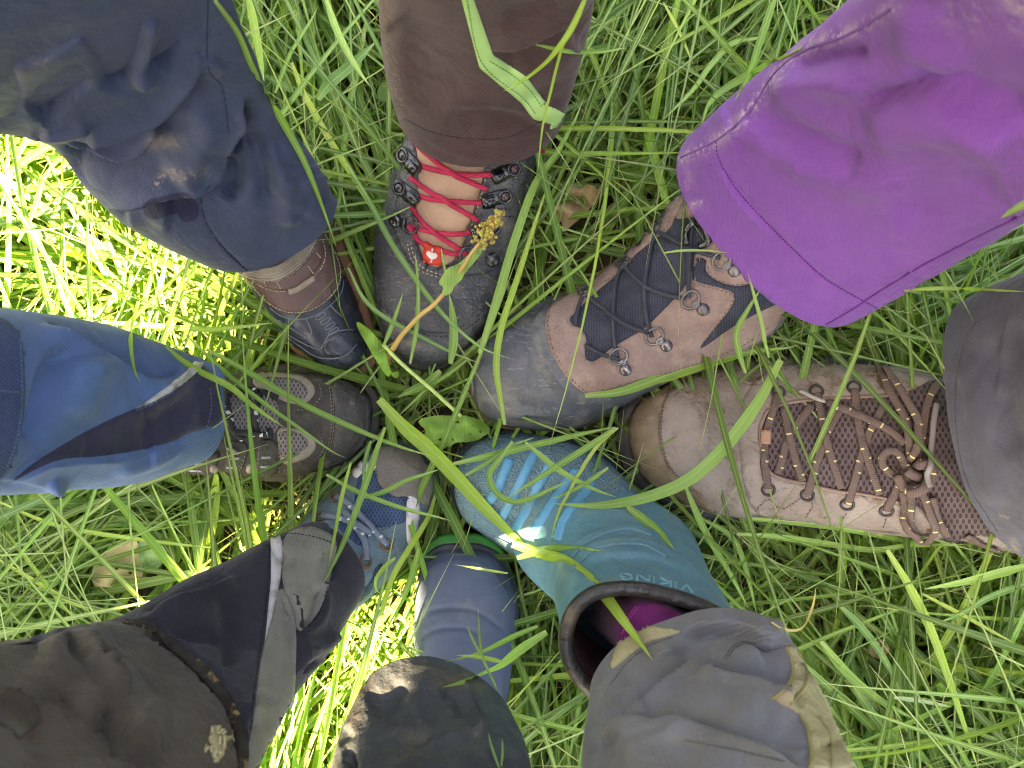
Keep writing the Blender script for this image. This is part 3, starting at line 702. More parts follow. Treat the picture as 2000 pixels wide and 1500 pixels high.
# ================================================================== taupe leather shoe, charcoal trouser leg
S = Surf()
Lp = q('C', '112,600 118,525 152,462 215,402 305,352 430,300 560,268 700,250 850,248 1000,255 1150,262 1300,280 1450,300 1600,335 1800,390 2000,440')
Rp = q('C', '112,600 122,690 152,775 205,840 290,900 400,950 520,985 650,1000 800,1012 950,1030 1120,1055 1300,1075 1480,1090 1650,1105 1830,1140 2020,1190')
G, fl, a, b = foot(Lp, Rp, [.032, .056, .066, .07, .073, .075, .076, .078, .083, .09, .097, .104, .111, .118, .126, .132],
                   [.03, .03, .03, .031, .033, .035, .037, .04, .043, .047, .051, .056, .062, .068, .076, .085], ex=2.6, seed=8, bumps=.0014,
                   strokes=[(q('C', '515,410 508,520 512,640 525,740'), 'b', 5, -.0018), (q('C', '560,350 575,600 560,850'), 'b', 18, .0014), (q('C', '690,820 655,900 650,980'), 's', 22, .002, 10),
                            (q('C', '640,300 660,480 650,560'), 'b', 8, -.0009)])
t_c = thing('hiking_shoe', 'worn taupe leather hiking shoe with knotted gold-flecked brown laces', 'shoe', (float(a[:, 0].mean()), float(a[:, 1].mean()), 0), 'shoes in the circle')
foot_obj('upper', S, G, fl, m_cleath, t_c)
sole('sole', a, b, .011, .034, m_rub, t_c, side=.5)
panel('toe_cap', S, q('C', '118,600 125,525 158,465 218,408 308,358 420,312 520,285 400,325 325,385 282,455 264,570 276,680 312,770 372,832 460,905 560,982 470,965 380,935 285,892 210,835 158,770 128,690'), .0018, m_ctoe, t_c, 7)
hole = q('C', '820,470 900,452 1050,436 1200,428 1350,420 1450,405 1560,345 1700,330 1900,500 1900,1100 1760,1080 1640,1130 1560,1010 1500,940 1400,925 1250,895 1100,872 950,838 860,818 785,782 752,700 740,600 765,500')
panel('tongue', S, q('C', '800,460 900,430 1200,405 1450,385 1560,330 1700,310 1950,480 1950,1120 1760,1100 1640,1150 1540,1030 1400,950 1100,895 860,840 765,795 730,700 722,600 750,490'), .001, m_cmesh, t_c, 8, puff=.002)
panel('eyestay', S, q('C', '640,600 655,450 720,340 840,275 1000,262 1150,270 1300,290 1450,312 1600,345 1800,400 1990,470 1990,1175 1830,1130 1650,1098 1480,1082 1300,1066 1120,1046 950,1022 800,1004 720,985 660,860'), .0024, m_cleath, t_c, 9, holes=[hole])
cords('edge_binding', S, [q('C', '1450,408 1350,422 1200,430 1050,438 900,454 820,474 768,504 742,600 754,700 787,784 862,820 952,840 1100,874 1250,897 1400,928')], .0015, M('brown_binding', (142, 116, 104)), t_c, .8, .0008)
stitches('stitching', S, [q('C', '430,312 335,380 290,455 272,570 284,680 318,765 380,828 470,898'), q('C', '420,315 326,384 280,460 262,570 274,684 310,772 372,836 462,906'),
                          q('C', '785,262 820,330 830,380'), q('C', '990,270 960,330 1000,370'), q('C', '1160,270 1185,320 1190,360'), q('C', '720,970 780,915 850,960 960,900 1000,950'), q('C', '960,1000 1000,940'),
                          q('C', '1130,1020 1160,970'), q('C', '1330,1050 1345,1000')], M('brown_thread', (112, 84, 76)), t_c, 4, 3, .0004)
for p in ('830,405', '1010,400', '1190,382', '782,870', '968,895', '1158,940', '1345,970'):
    fr = frame(S, q('C', p)[0], q('C', p)[0] + [10, 0]); v, F = torus(.0046, .0011, z=.0004); mk('eyelet', put(fr, v), F, M('dark_eyelet', (70, 66, 64), rough=.35, metal=.5) if p == '830,405' else bpy.data.materials['dark_eyelet'], t_c)
cords('lace', S, [q('C', '990,470 930,540 870,640 850,720 825,790'), q('C', '1130,480 1080,560 1040,660 1000,780 968,890'), q('C', '1330,470 1260,600 1220,720 1190,830 1160,935'),
                  q('C', '830,412 802,500 772,600 762,700 770,800 782,862'), q('C', '855,480 880,600 910,720 945,825'), q('C', '1012,412 1040,540 1070,680 1130,860'), q('C', '1192,392 1205,520 1240,680 1310,890'),
                  q('C', '1345,965 1390,870 1430,780 1470,700'), q('C', '1600,350 1540,450 1510,600 1490,720')], .0031, m_lace_c, t_c, .32, .0016, smooth=3)
cords('lace_bow', S, [q('C', '1470,830 1455,950 1475,1060 1530,1090 1565,1040 1535,940 1500,850'), q('C', '1420,870 1432,960 1455,1060 1500,1082'), q('C', '1300,275 1350,400 1420,520 1450,640 1455,710'),
                      q('C', '1325,290 1420,430 1490,560 1495,660 1450,730'), q('C', '1430,650 1350,582 1200,512 1060,458'), q('C', '1460,820 1355,785 1312,725 1335,680 1395,685 1440,760 1485,810'),
                      q('C', '1560,900 1590,1010 1640,1080'), q('C', '1720,1080 1800,1120 1880,1150')], .003, m_lace_c, t_c, .42, .0026, smooth=4, lifts=[.004, .002, .003, .005, .002, .005, 0, 0])
cords('lace_knot', S, [q('C', '1395,800 1420,850 1470,868 1520,850 1545,800 1520,740 1480,725'), q('C', '1480,760 1530,740 1555,790 1520,860 1450,880'), q('C', '1440,770 1480,800 1520,810')], .0038, m_lace_c, t_c, .6, .004, smooth=4)
cords('lace_tip', S, [q('C', '1052,456 990,428 928,402')], .0015, m_aglet, t_c, 1, .002)
cords('lace_tip', S, [q('C', '1835,1160 1870,1178 1900,1190')], .0015, m_aglet, t_c, 1, .002)
cords('pull_tab', S, [q('C', '1578,465 1562,560 1550,680 1542,855')], .0022, M('grey_pull_tab', (140, 134, 130), rough=.5), t_c, .6, .0035, smooth=4)
cords('lace_band', S, [q('C', '772,585 770,620 766,650')], .0042, M('tan_band', (168, 128, 108), rough=.8, twill=(.0011, 30, 0.22)), t_c, .6, .0008)

S = Surf()
G, fl, at_ = leg([(q('P', '1955,590')[0], q('P', '2025,1105')[0], q('P', '1847,790')[0], .14), (q('P', '2070,530')[0], q('P', '2170,1130')[0], q('P', '1955,790')[0], .2),
                  (q('P', '2250,470')[0], q('P', '2360,1170')[0], q('P', '2110,790')[0], .28), (q('P', '2600,400')[0], q('P', '2700,1250')[0], q('P', '2420,790')[0], .38)],
                 [(q('P', '1880,680 1920,800 1960,1000'), 'b', 30, .003), (q('P', '2000,620 1950,760 1990,900'), 'b', 25, -.003)], seed=9, ex=2.5, hem=1, wob=.002, m=110, rf=5, deep=2.2,
                 paints={'mud_and_reflection': [(q('P', '1980,1058 1986,1072'), 7, .9), (q('P', '1955,1008 1968,1010'), 4, .8)]})
t_ch = thing('trouser_leg', 'plain charcoal grey trouser leg above the taupe hiking shoe', 'trousers', base_of(G), 'trouser legs in the circle')
leg_obj('fabric', S, G, fl, m_char, t_ch, at_)
stitches('stitching', S, [q('P', '1950,608 1900,640 1872,720 1868,830 1890,940 1950,1040')], M('charcoal_thread', (70, 68, 76)), t_ch, 4, 3, .0003)

# ================================================================== teal wellington, sock, olive trouser leg
S = Surf()
Lp = q('P', '893,925 905,885 950,857 1030,848 1110,862 1180,897 1240,955 1300,1010 1350,1070 1385,1130')
Rp = q('P', '893,925 890,968 910,1012 955,1050 1005,1082 1050,1112 1090,1150 1120,1200 1160,1260 1220,1310')
G, fl, a, b = foot(Lp, Rp, [.03, .056, .068, .074, .081, .09, .104, .12, .12, .1], [.028, .028, .029, .031, .034, .036, .038, .04, .045, .05], ex=2.4, seed=10, bumps=.001)
t_d = thing('wellington_boot', 'teal rubber wellington boot with raised diagonal bars', 'boot', (float(a[:, 0].mean()), float(a[:, 1].mean()), 0), 'shoes in the circle')
foot_obj('foot', S, G, fl, m_tealp, t_d)
sole('sole', a, b, .004, .022, M('dark_teal_sole', (48, 62, 72), rough=.6, dirt=((84, 88, 76), 60, .5, .7, .6)), t_d)
rings = [(q('P', '1010,1010')[0], q('P', '1362,1130')[0], q('P', '1232,962')[0], .075), (q('P', '1066,1075')[0], q('P', '1392,1190')[0], q('P', '1262,1025')[0], .115), (q('P', '1092,1130')[0], q('P', '1425,1252')[0], q('P', '1295,1078')[0], .16),
         (q('P', '1103,1175')[0], q('P', '1458,1306')[0], q('P', '1320,1128')[0], .2), (q('P', '1112,1212')[0], q('P', '1488,1352')[0], q('P', '1340,1172')[0], .235)]
G, fl, _ = leg(rings, [(q('D', '555,570 650,500 800,460 920,490 1000,560'), 'b', 5, .0022), (q('D', '560,620 680,535 860,520 980,565 1060,640'), 'b', 5, .0022), (q('D', '610,630 720,577 880,580 1020,625 1120,700'), 's', 40, -.0028, 10, 4),
                        (q('D', '760,610 800,560 850,510'), 'b', 20, -.001)], n=120, m=90, ex=2.2, back=1.1, seed=11, wob=.0008, deep=1.)
leg_obj('shaft', S, G, fl, m_teal, t_d); ring = G[-1]
tp = sweep(np.vstack([ring[:-1], ring[:2]]), np.tile([0, 0, 1.], (len(ring) + 1, 1)), .0046, 1.15, 10, caps=False)
mk('rim', tp[0], tp[1], m_rim, t_d)
inner = np.array([np.c_[ring[:, :2] * 1 + (ring[:, :2].mean(0) - ring[:, :2]) * k, ring[:, 2] + dz] for k, dz in ((.06, .002), (.1, -.02), (.13, -.05), (.15, -.09))])
mk('lining', inner.reshape(-1, 3), grid_faces(4, len(ring), not fl), m_lining, t_d)
for p in ('300,165 270,240 240,310 205,360', '415,130 370,215 320,320 260,430', '480,185 430,270 380,370 320,475', '590,215 500,330 440,420 385,510', '660,270 590,350 530,430 500,520'):
    P = q('D', p); P = resample(P, 6); d = np.gradient(P, axis=0); d /= np.linalg.norm(d, axis=1, keepdims=True); nrm = np.stack([-d[:, 1], d[:, 0]], 1) * 9
    panel('raised_bar', S, np.vstack([P + nrm, (P - nrm)[::-1]]), .0016, m_tealb, t_d, 6)
for p in ('560,600 640,520 800,468 915,500', '565,650 680,552 860,535 975,590'): cords('raised_rib', S, [q('D', p)], .0022, m_teal, t_d, .5, .0003)
lt = {'V': '0,1 .5,0 1,1', 'I': '.5,1 .5,0', 'K': '0,1 0,0|1,1 0,.45 1,0', 'N': '0,0 0,1 1,0 1,1', 'G': '1,.8 .6,1 .1,.8 .1,.2 .6,0 1,.2 1,.5 .6,.5'}
B0 = q('T', '1720,520 1440,440 1170,370 850,300 560,280 250,260')          # reads from the right end, upside down in the picture
base = cr(B0, np.linspace(0, 5, 100)); cum = np.r_[0, np.cumsum(np.linalg.norm(np.diff(base, axis=0), axis=1))]
strk = []; x = 0; tot = cum[-1]
for ch, wd in zip('VIKING', (1, .5, 1, .5, 1.1, 1.1)):
    for st in lt[ch].split('|'):
        pts = []
        for pr in st.split():
            cx, cy = map(float, pr.split(',')); s = (x + cx * wd * .75) / 5.2 * tot
            bx = np.array([np.interp(s, cum, base[:, 0]), np.interp(s, cum, base[:, 1])]); pts.append(bx + np.array([0, (cy - .5) * 12]))
        strk.append(resample(np.array(pts), 2, False))
    x += wd
cords('lettering', S, strk, .0009, M('pale_teal_raised', (116, 172, 186), rough=.4), t_d, .8, .0002, add=False, step=2, smooth=0, n=6)

S2 = Surf()
G, fl, _ = leg([(q('P', '1150,1200')[0], q('P', '1400,1340')[0], q('P', '1300,1160')[0], .10), (q('P', '1175,1215')[0], q('P', '1410,1350')[0], q('P', '1312,1172')[0], .17), (q('P', '1205,1245')[0], q('P', '1425,1370')[0], q('P', '1325,1190')[0], .22), (q('P', '1236,1275')[0], q('P', '1445,1395')[0], q('P', '1345,1222')[0], .232), (q('P', '1290,1370')[0], q('P', '1490,1470')[0], q('P', '1405,1325')[0], .25)], n=60, m=40, seed=12, wob=.001, back=.35)
t_s = thing('sock', 'magenta sock showing inside the teal wellington boot', 'sock', base_of(G))
leg_obj('knit', S2, G, fl, m_sock, t_s)
stitches('stitching', S2, [q('J', '390,160 330,230 290,300 270,350'), q('J', '365,160 310,230 275,295')], M('pink_thread', (222, 90, 190)), t_s, 4, 2, .0005)

S = Surf()
G, fl, at_ = leg([(q('P', '1163,1425')[0], q('P', '1562,1285')[0], q('P', '1298,1212')[0], .245), (q('P', '1155,1490')[0], q('P', '1625,1395')[0], q('P', '1330,1300')[0], .275),
                  (q('P', '1140,1580')[0], q('P', '1672,1520')[0], q('P', '1380,1400')[0], .31), (q('P', '1120,1750')[0], q('P', '1720,1700')[0], q('P', '1420,1540')[0], .36), (q('P', '1100,2100')[0], q('P', '1800,2100')[0], q('P', '1450,1850')[0], .42)],
                 [(q('J', '100,1150 240,1040 420,890 600,720 800,570 950,540'), 's', 40, .006, 20, 5), (q('J', '780,640 870,690 1100,760 1300,812 1520,910'), 's', 45, .0075, 20, 5), (q('J', '90,1150 250,1085 450,1060 700,1090 1000,1150 1550,1290'), 's', 40, .005, 18, 6),
                  (q('J', '680,335 900,300 1100,312 1300,400 1440,440'), 's', 18, -.005, 14, 4), (q('J', '850,520 1000,560 1250,480'), 'b', 26, .003), (q('J', '500,1000 900,960 1300,1000'), 'b', 40, .004), (q('J', '300,600 500,560 700,450'), 'b', 30, .0025)],
                 seed=13, ex=2.4, hem=1, wob=.002, m=170, n=170, rf=12, deep=2.2, paints={'mud_and_reflection': [(q('J', '120,1100 130,700 300,480'), 7, .5), (q('J', '400,1060 800,1100'), 10, .35)]})
t_o = thing('trouser_leg', 'olive grey trouser leg with khaki side panel above the teal wellington', 'trousers', base_of(G), 'trouser legs in the circle')
leg_obj('fabric', S, G, fl, m_olive, t_o, at_)
panel('khaki_panel', S, q('J', '1405,430 1500,450 1640,600 1740,760 1800,920 1830,1130 1930,1300 1570,1300 1592,1200 1562,1000 1500,900 1310,812 1400,740 1462,640 1452,520'), .0012, m_khaki, t_o, 7, z0=.27)
cords('seam', S, [q('J', '1412,440 1448,530 1458,640 1398,740 1312,808'), q('J', '1505,905 1562,1010 1590,1200 1572,1296'), q('J', '1500,480 1560,620 1530,740 1440,840'), q('J', '1640,930 1720,1060 1730,1290')], .0008, M('khaki_seam', (150, 142, 92)), t_o, .8, .0003, add=False, z0=.27)
panel('turned_hem', S, q('J', '175,610 222,440 295,365 420,305 490,296 640,318 690,338 560,372 450,402 335,482 250,560'), .0015, m_khaki, t_o, 6, z0=.24)
stitches('stitching', S, [q('J', '200,690 300,560 450,440 640,370'), q('J', '1000,530 1060,450 1180,405'), q('J', '980,525 1040,440 1160,395'), q('J', '700,1095 1000,1150 1400,1240')], M('olive_thread', (72, 72, 68)), t_o, 4, 3, .0003, z0=.27)

# ================================================================== blue-grey wellington with green sole, dark rubberised leg
S = Surf()
Lp = q('M', '880,150 765,158 685,205 642,285 617,375 604,470 597,570 597,680 605,800 620,950 650,1100')
Rp = q('M', '880,150 995,155 1092,195 1150,272 1195,362 1215,460 1220,560 1212,680 1197,800 1177,950 1150,1100')
G, fl, a, b = foot(Lp, Rp, [.032, .056, .067, .074, .079, .083, .088, .096, .106, .12, .135], [.03, .03, .031, .033, .036, .038, .041, .045, .05, .056, .065], ex=2.5, seed=14,
                   strokes=[(q('M', '636,345 700,265 800,232 900,230 1000,252 1080,305 1150,405 1182,500'), 's', 14, .0013, 10), (q('M', '630,580 720,535 850,525 950,540 1050,590 1160,680'), 'b', 4, -.0016),
                            (q('M', '608,740 680,672 800,645 920,655 1000,700'), 'b', 4, -.0014), (q('M', '700,600 850,580 1000,620'), 'b', 20, .0004)])
t_e = thing('wellington_boot', 'smooth blue-grey rubber boot with bright green sole', 'boot', (float(a[:, 0].mean()), float(a[:, 1].mean()), 0), 'shoes in the circle')
foot_obj('foot', S, G, fl, m_gwell, t_e)
sole('sole', a, b, .012, .034, m_green_sole, t_e, side=.15)
sole('welt', a, b, .0045, .008, M('dark_welt', (62, 66, 78), rough=.5), t_e, z0=.03, side=.4)

S = Surf()
G, fl, at_ = leg([(q('P', '705,1370')[0], q('P', '1000,1395')[0], q('P', '838,1284')[0], .205), (q('P', '664,1440')[0], q('P', '1028,1455')[0], q('P', '842,1365')[0], .24),
                  (q('P', '640,1530')[0], q('P', '1046,1540')[0], q('P', '845,1440')[0], .28), (q('P', '620,1700')[0], q('P', '1075,1700')[0], q('P', '850,1580')[0], .34), (q('P', '600,2050')[0], q('P', '1120,2050')[0], q('P', '850,1880')[0], .42)],
                 [(q('M', '860,900 920,1050 1000,1300 1040,1480'), 'b', 9, .0025), (q('M', '620,1400 800,1310 950,1270 1080,1230'), 'b', 10, .0016), (q('M', '170,1480 240,1470'), 'b', 18, -.012), (q('M', '700,860 650,1000 520,1150'), 'b', 30, .003),
                  (q('M', '320,1150 450,1100 560,980'), 'b', 25, -.003), (q('M', '760,1000 880,1100 900,1200'), 'b', 18, -.002), (q('M', '300,1330 500,1330 700,1300'), 'b', 22, -.002)], seed=15, ex=1.75, hem=1, wob=.002, freq=30, rf=2, deep=1.5,
                 paints={'wet': []})
t_dr = thing('trouser_leg', 'muddy dark rubberised trouser leg above the blue-grey rubber boot', 'trousers', base_of(G), 'trouser legs in the circle')
leg_obj('fabric', S, G, fl, m_pants_rub, t_dr, at_)

# ================================================================== mesh hiking shoe, blue trouser leg
S = Surf()
Lp = q('F', '1915,590 1900,510 1840,445 1740,403 1620,387 1480,380 1340,385 1220,400 1100,410 960,430 800,450')
Rp = q('F', '1915,590 1908,680 1875,760 1795,835 1690,885 1560,915 1420,925 1260,920 1080,905 900,890 750,870')
G, fl, a, b = foot(Lp, Rp, [.03, .052, .063, .07, .074, .078, .085, .094, .105, .115, .122], [.028, .028, .029, .031, .033, .036, .04, .044, .05, .056, .062], ex=2.5, seed=16, bumps=.001)
t_f = thing('hiking_shoe', 'dark brown mesh hiking shoe with beige trim and black rubber toe', 'shoe', (float(a[:, 0].mean()), float(a[:, 1].mean()), 0), 'shoes in the circle')
foot_obj('upper', S, G, fl, m_fdark, t_f)
sole('sole', a, b, .006, .026, M('grey_brown_sole', (98, 90, 82), (78, 72, 66), rough=.7, dirt=((120, 108, 92), 60, .5, .7, .6)), t_f)
panel('toe_cap', S, q('F', '1718,408 1800,435 1870,495 1900,560 1905,640 1890,720 1840,790 1770,838 1690,872 1640,882 1690,810 1718,740 1726,600 1706,480'), .0022, m_ftoe, t_f, 7)
panel('toe_strip', S, q('F', '1868,470 1895,520 1908,600 1900,690 1870,762 1800,832 1700,880 1640,895 1650,880 1760,838 1838,780 1876,700 1882,600 1872,520'), .003, m_rub, t_f, 6)
panel('tongue', S, q('F', '1150,490 1300,470 1430,520 1440,690 1360,712 1210,712 1150,640'), .001, m_fmesh, t_f, 6, puff=.0015)
panel('mesh_trim', S, q('F', '1300,392 1450,388 1560,398 1615,445 1622,500 1575,548 1500,552 1420,520 1300,460'), .0012, m_beige, t_f, 6)
panel('mesh_window', S, q('F', '1340,415 1440,412 1530,425 1580,465 1582,505 1550,530 1500,528 1430,495 1340,445'), .0008, m_fmesh, t_f, 6)
panel('mesh_trim', S, q('F', '1422,672 1500,672 1575,690 1625,738 1622,790 1555,842 1442,868 1430,760'), .0012, m_beige, t_f, 6)
panel('mesh_window', S, q('F', '1428,690 1530,690 1588,738 1580,775 1520,808 1444,832 1438,760'), .0008, m_fmesh, t_f, 6)
panel('strap', S, q('F', '1325,742 1380,726 1432,745 1440,920 1312,916'), .0022, m_fdark, t_f, 6)
panel('strap', S, q('F', '1165,745 1230,735 1272,752 1276,800 1242,906 1148,904 1162,800'), .0022, m_fdark, t_f, 6)
panel('strap', S, q('F', '950,850 1080,800 1140,790 1110,890 1060,912 930,905'), .0022, m_fdark, t_f, 6)
panel('beige_patch', S, q('F', '1075,872 1120,862 1128,900 1082,905'), .0014, m_beige, t_f, 5); panel('beige_patch', S, q('F', '1268,862 1302,855 1300,905 1262,905'), .0014, m_beige, t_f, 5)
cords('reflective_dash', S, [q('F', p) for p in ('1345,825 1392,825', '1340,872 1392,872', '1185,829 1230,829', '1165,876 1220,876', '1000,857 1060,858', '970,890 1040,894')], .0012, M('grey_dash', (176, 178, 182), rough=.5), t_f, .6, .0003)
stitches('stitching', S, [q('F', '1700,425 1712,520 1716,640 1706,740 1680,815 1630,875'), q('F', '1688,430 1700,520 1704,640 1694,740 1668,812'), q('F', '1640,450 1650,510 1590,575 1500,580'), q('F', '1650,720 1660,790 1580,862 1450,892'), q('F', '1428,760 1436,905'), q('F', '1334,755 1322,905'), q('F', '1264,800 1234,895')], M('grey_thread', (150, 138, 124)), t_f, 4, 3, .0004)
cords('lace', S, [q('F', '1165,480 1172,560 1185,640 1205,700 1250,730'), q('F', '1225,465 1262,520 1310,585 1290,660 1288,710'), q('F', '1345,480 1320,560 1305,640 1330,705'), q('F', '1430,520 1380,500 1340,490'), q('F', '1385,675 1388,725'), q('F', '1200,690 1290,700 1380,705'), q('F', '1175,500 1240,480 1330,490')], .0024, m_lace_f, t_f, .7, .0018, smooth=4)
cords('lace_hook', S, [q('F', '1160,765 1200,785 1225,803')], .0017, m_metal, t_f, .8, .002)

S = Surf()
G, fl, at_ = leg([(q('F', '960,298')[0], q('F', '945,862')[0], q('F', '1167,580')[0], .118), (q('F', '720,218')[0], q('F', '720,935')[0], q('F', '960,578')[0], .158), (q('F', '420,128')[0], q('F', '420,990')[0], q('F', '700,570')[0], .21),
                  (q('F', '130,75')[0], q('F', '130,1008')[0], q('F', '420,560')[0], .262), (q('F', '-250,20')[0], q('F', '-250,1050')[0], q('F', '60,550')[0], .32), (q('F', '-900,-50')[0], q('F', '-900,1150')[0], q('F', '-500,550')[0], .4)],
                 [(q('F', '200,120 330,190 500,290 720,410 850,430 990,330'), 's', 45, .0042, 16, 4), (q('F', '330,240 260,420 230,560 175,800'), 'b', 22, -.0055), (q('F', '430,300 400,480 330,640'), 'b', 40, .004),
                  (q('F', '40,960 180,860 350,830 560,820 700,790 900,730'), 's', 20, .003, 14, 3), (q('F', '700,720 850,600 960,520'), 'b', 26, -.002), (q('F', '1040,400 1010,520 1080,650'), 'b', 14, -.002), (q('F', '240,950 300,990 330,1010'), 'b', 10, .003),
                  (q('F', '600,640 760,540 900,420'), 'b', 30, .002), (q('F', '560,900 750,850 950,760'), 'b', 14, .002)], seed=17, ex=2.4, hem=1, wob=.0016, rf=10, deep=2.3)
t_bl = thing('trouser_leg', 'faded blue trouser leg with dark navy wedge and silver strip', 'trousers', base_of(G), 'trouser legs in the circle')
leg_obj('fabric', S, G, fl, m_blue, t_bl, at_)
panel('navy_panel', S, q('F', '1040,345 1090,395 1128,455 1140,560 1138,648 1080,668 960,702 900,742 700,792 500,822 350,827 250,852 100,932 40,960 180,850 350,740 560,630 700,572 830,512 920,445 1000,372'), .0012, m_navy2, t_bl, 8, z0=.15)
panel('reflective_strip', S, q('F', '1000,330 1050,348 995,402 900,474 800,534 695,576 760,530 870,452 950,392'), .0016, m_refl, t_bl, 6, round_=0, z0=.15)
panel('knee_patch', S, q('F', '-120,80 0,105 62,150 112,225 122,400 122,550 92,750 42,880 -10,950 -140,980'), .0022, m_denim, t_bl, 9, z0=.3)
stitches('stitching', S, [q('F', '1078,470 1085,560 1070,640 1035,730'), q('F', '100,220 108,400 108,560 80,740 30,880'), q('F', '0,480 60,488 115,490'), q('F', '700,585 830,525 920,458')], M('blue_thread', (110, 130, 170)), t_bl, 5, 3, .0004, z0=.2)

# ================================================================== brown and black moulded boot, navy trouser leg
S = Surf()
Lp = q('G', '1150,1300 1050,1345 930,1345 790,1290 650,1195 530,1095 425,980 340,855 270,735 205,630 130,530 40,420 -60,280')
Rp = q('G', '1150,1300 1198,1240 1212,1155 1188,1040 1146,910 1098,770 1045,640 990,520 935,400 875,280 810,150 740,20 640,-120')
G, fl, a, b = foot(Lp, Rp, [.03, .05, .06, .066, .071, .076, .083, .092, .103, .114, .125, .136, .145], [.026, .026, .027, .029, .032, .036, .04, .045, .051, .058, .066, .075, .085], ex=2.4, seed=18)
t_g = thing('pull_on_boot', 'black rubber and chestnut leather boot with ribbed beige collar', 'boot', (float(a[:, 0].mean()), float(a[:, 1].mean()), 0), 'shoes in the circle')
foot_obj('upper', S, G, fl, m_gblack, t_g)
sole('sole', a, b, .0062, .026, m_gum, t_g)
panel('toe_patch', S, q('G', '890,1015 1000,990 1100,1000 1150,1060 1120,1110 1020,1190 900,1235 790,1205 800,1100'), .0014, m_gblack, t_g, 6)
panel('leather_collar', S, q('G', '120,520 250,690 350,788 450,838 560,858 700,830 830,750 920,650 962,540 952,420 900,300 825,150 740,0 640,-80 0,380'), .0022, m_gbrown, t_g, 7)
panel('strap_band', S, q('G', '160,545 280,575 400,570 520,520 640,420 720,300 745,200 800,260 800,380 740,470 660,560 560,630 450,660 340,650 240,600'), .0014, m_gbrown, t_g, 6)
cords('collar_rib', S, [q('G', p) for p in ('100,505 250,545 400,540 530,470 640,360 720,230', '120,490 260,522 400,515 520,450 625,340 700,215', '140,475 270,500 395,492 510,430 610,322 685,200', '160,458 280,478 390,470 500,410 595,305 668,190', '180,440 285,455 385,448 490,390 580,288 652,175')], .00135, m_beige, t_g, .9, .0009, smooth=1)
cords('pull_tab', S, [q('G', '500,655 560,645 620,605 712,538')], .0026, m_beige, t_g, .6, .0012)
stitches('stitching', S, [q('G', '140,545 250,678 350,772 450,822 560,840 700,814 820,738 905,645 945,540 935,420 885,300 810,160'), q('G', '150,532 300,570 420,558 540,495 650,390 735,265'), q('G', '230,590 330,640 450,655 500,648'), q('G', '712,535 790,440 815,330 790,210'),
                          q('G', '400,565 440,650'), q('G', '290,572 320,635'), q('G', '670,440 725,520'), q('G', '740,330 790,380'), q('G', '250,480 400,462 510,395 600,300 660,200')], m_thread_w, t_g, 4.5, 2.2, .0005)
cords('moulded_line', S, [q('G', p) for p in ('320,850 480,950 650,1048 705,1035 690,970 650,890', '380,960 600,1090 770,1160 805,1110 830,1060 880,1010 960,995 1060,990', '862,775 910,830 965,875', '430,1010 600,1130 730,1215 870,1238 1000,1200 1090,1110',
                          '345,800 430,865 520,890 640,895 780,840 880,760 960,660 975,560')], .00055, m_groove, t_g, .7, .0003, add=False)
for cx, cy in ((780, 870), (822, 912), (860, 955), (890, 1000)):
    d = np.array([.82, -.57]); n_ = np.array([.57, .82]); Lh, Wh = 52, 17
    pts = [np.array([cx, cy]) + d * Lh * x + n_ * Wh * y for x, y in ((-.8, -1), (.8, -1), (1.1, -.4), (1.1, .4), (.8, 1), (-.8, 1), (-1.1, .4), (-1.1, -.4), (-.8, -1))]
    cords('moulded_slot', S, [q('G', ' '.join(f'{p[0]:.1f},{p[1]:.1f}' for p in pts))], .00055, m_groove, t_g, .7, .0003, add=False)

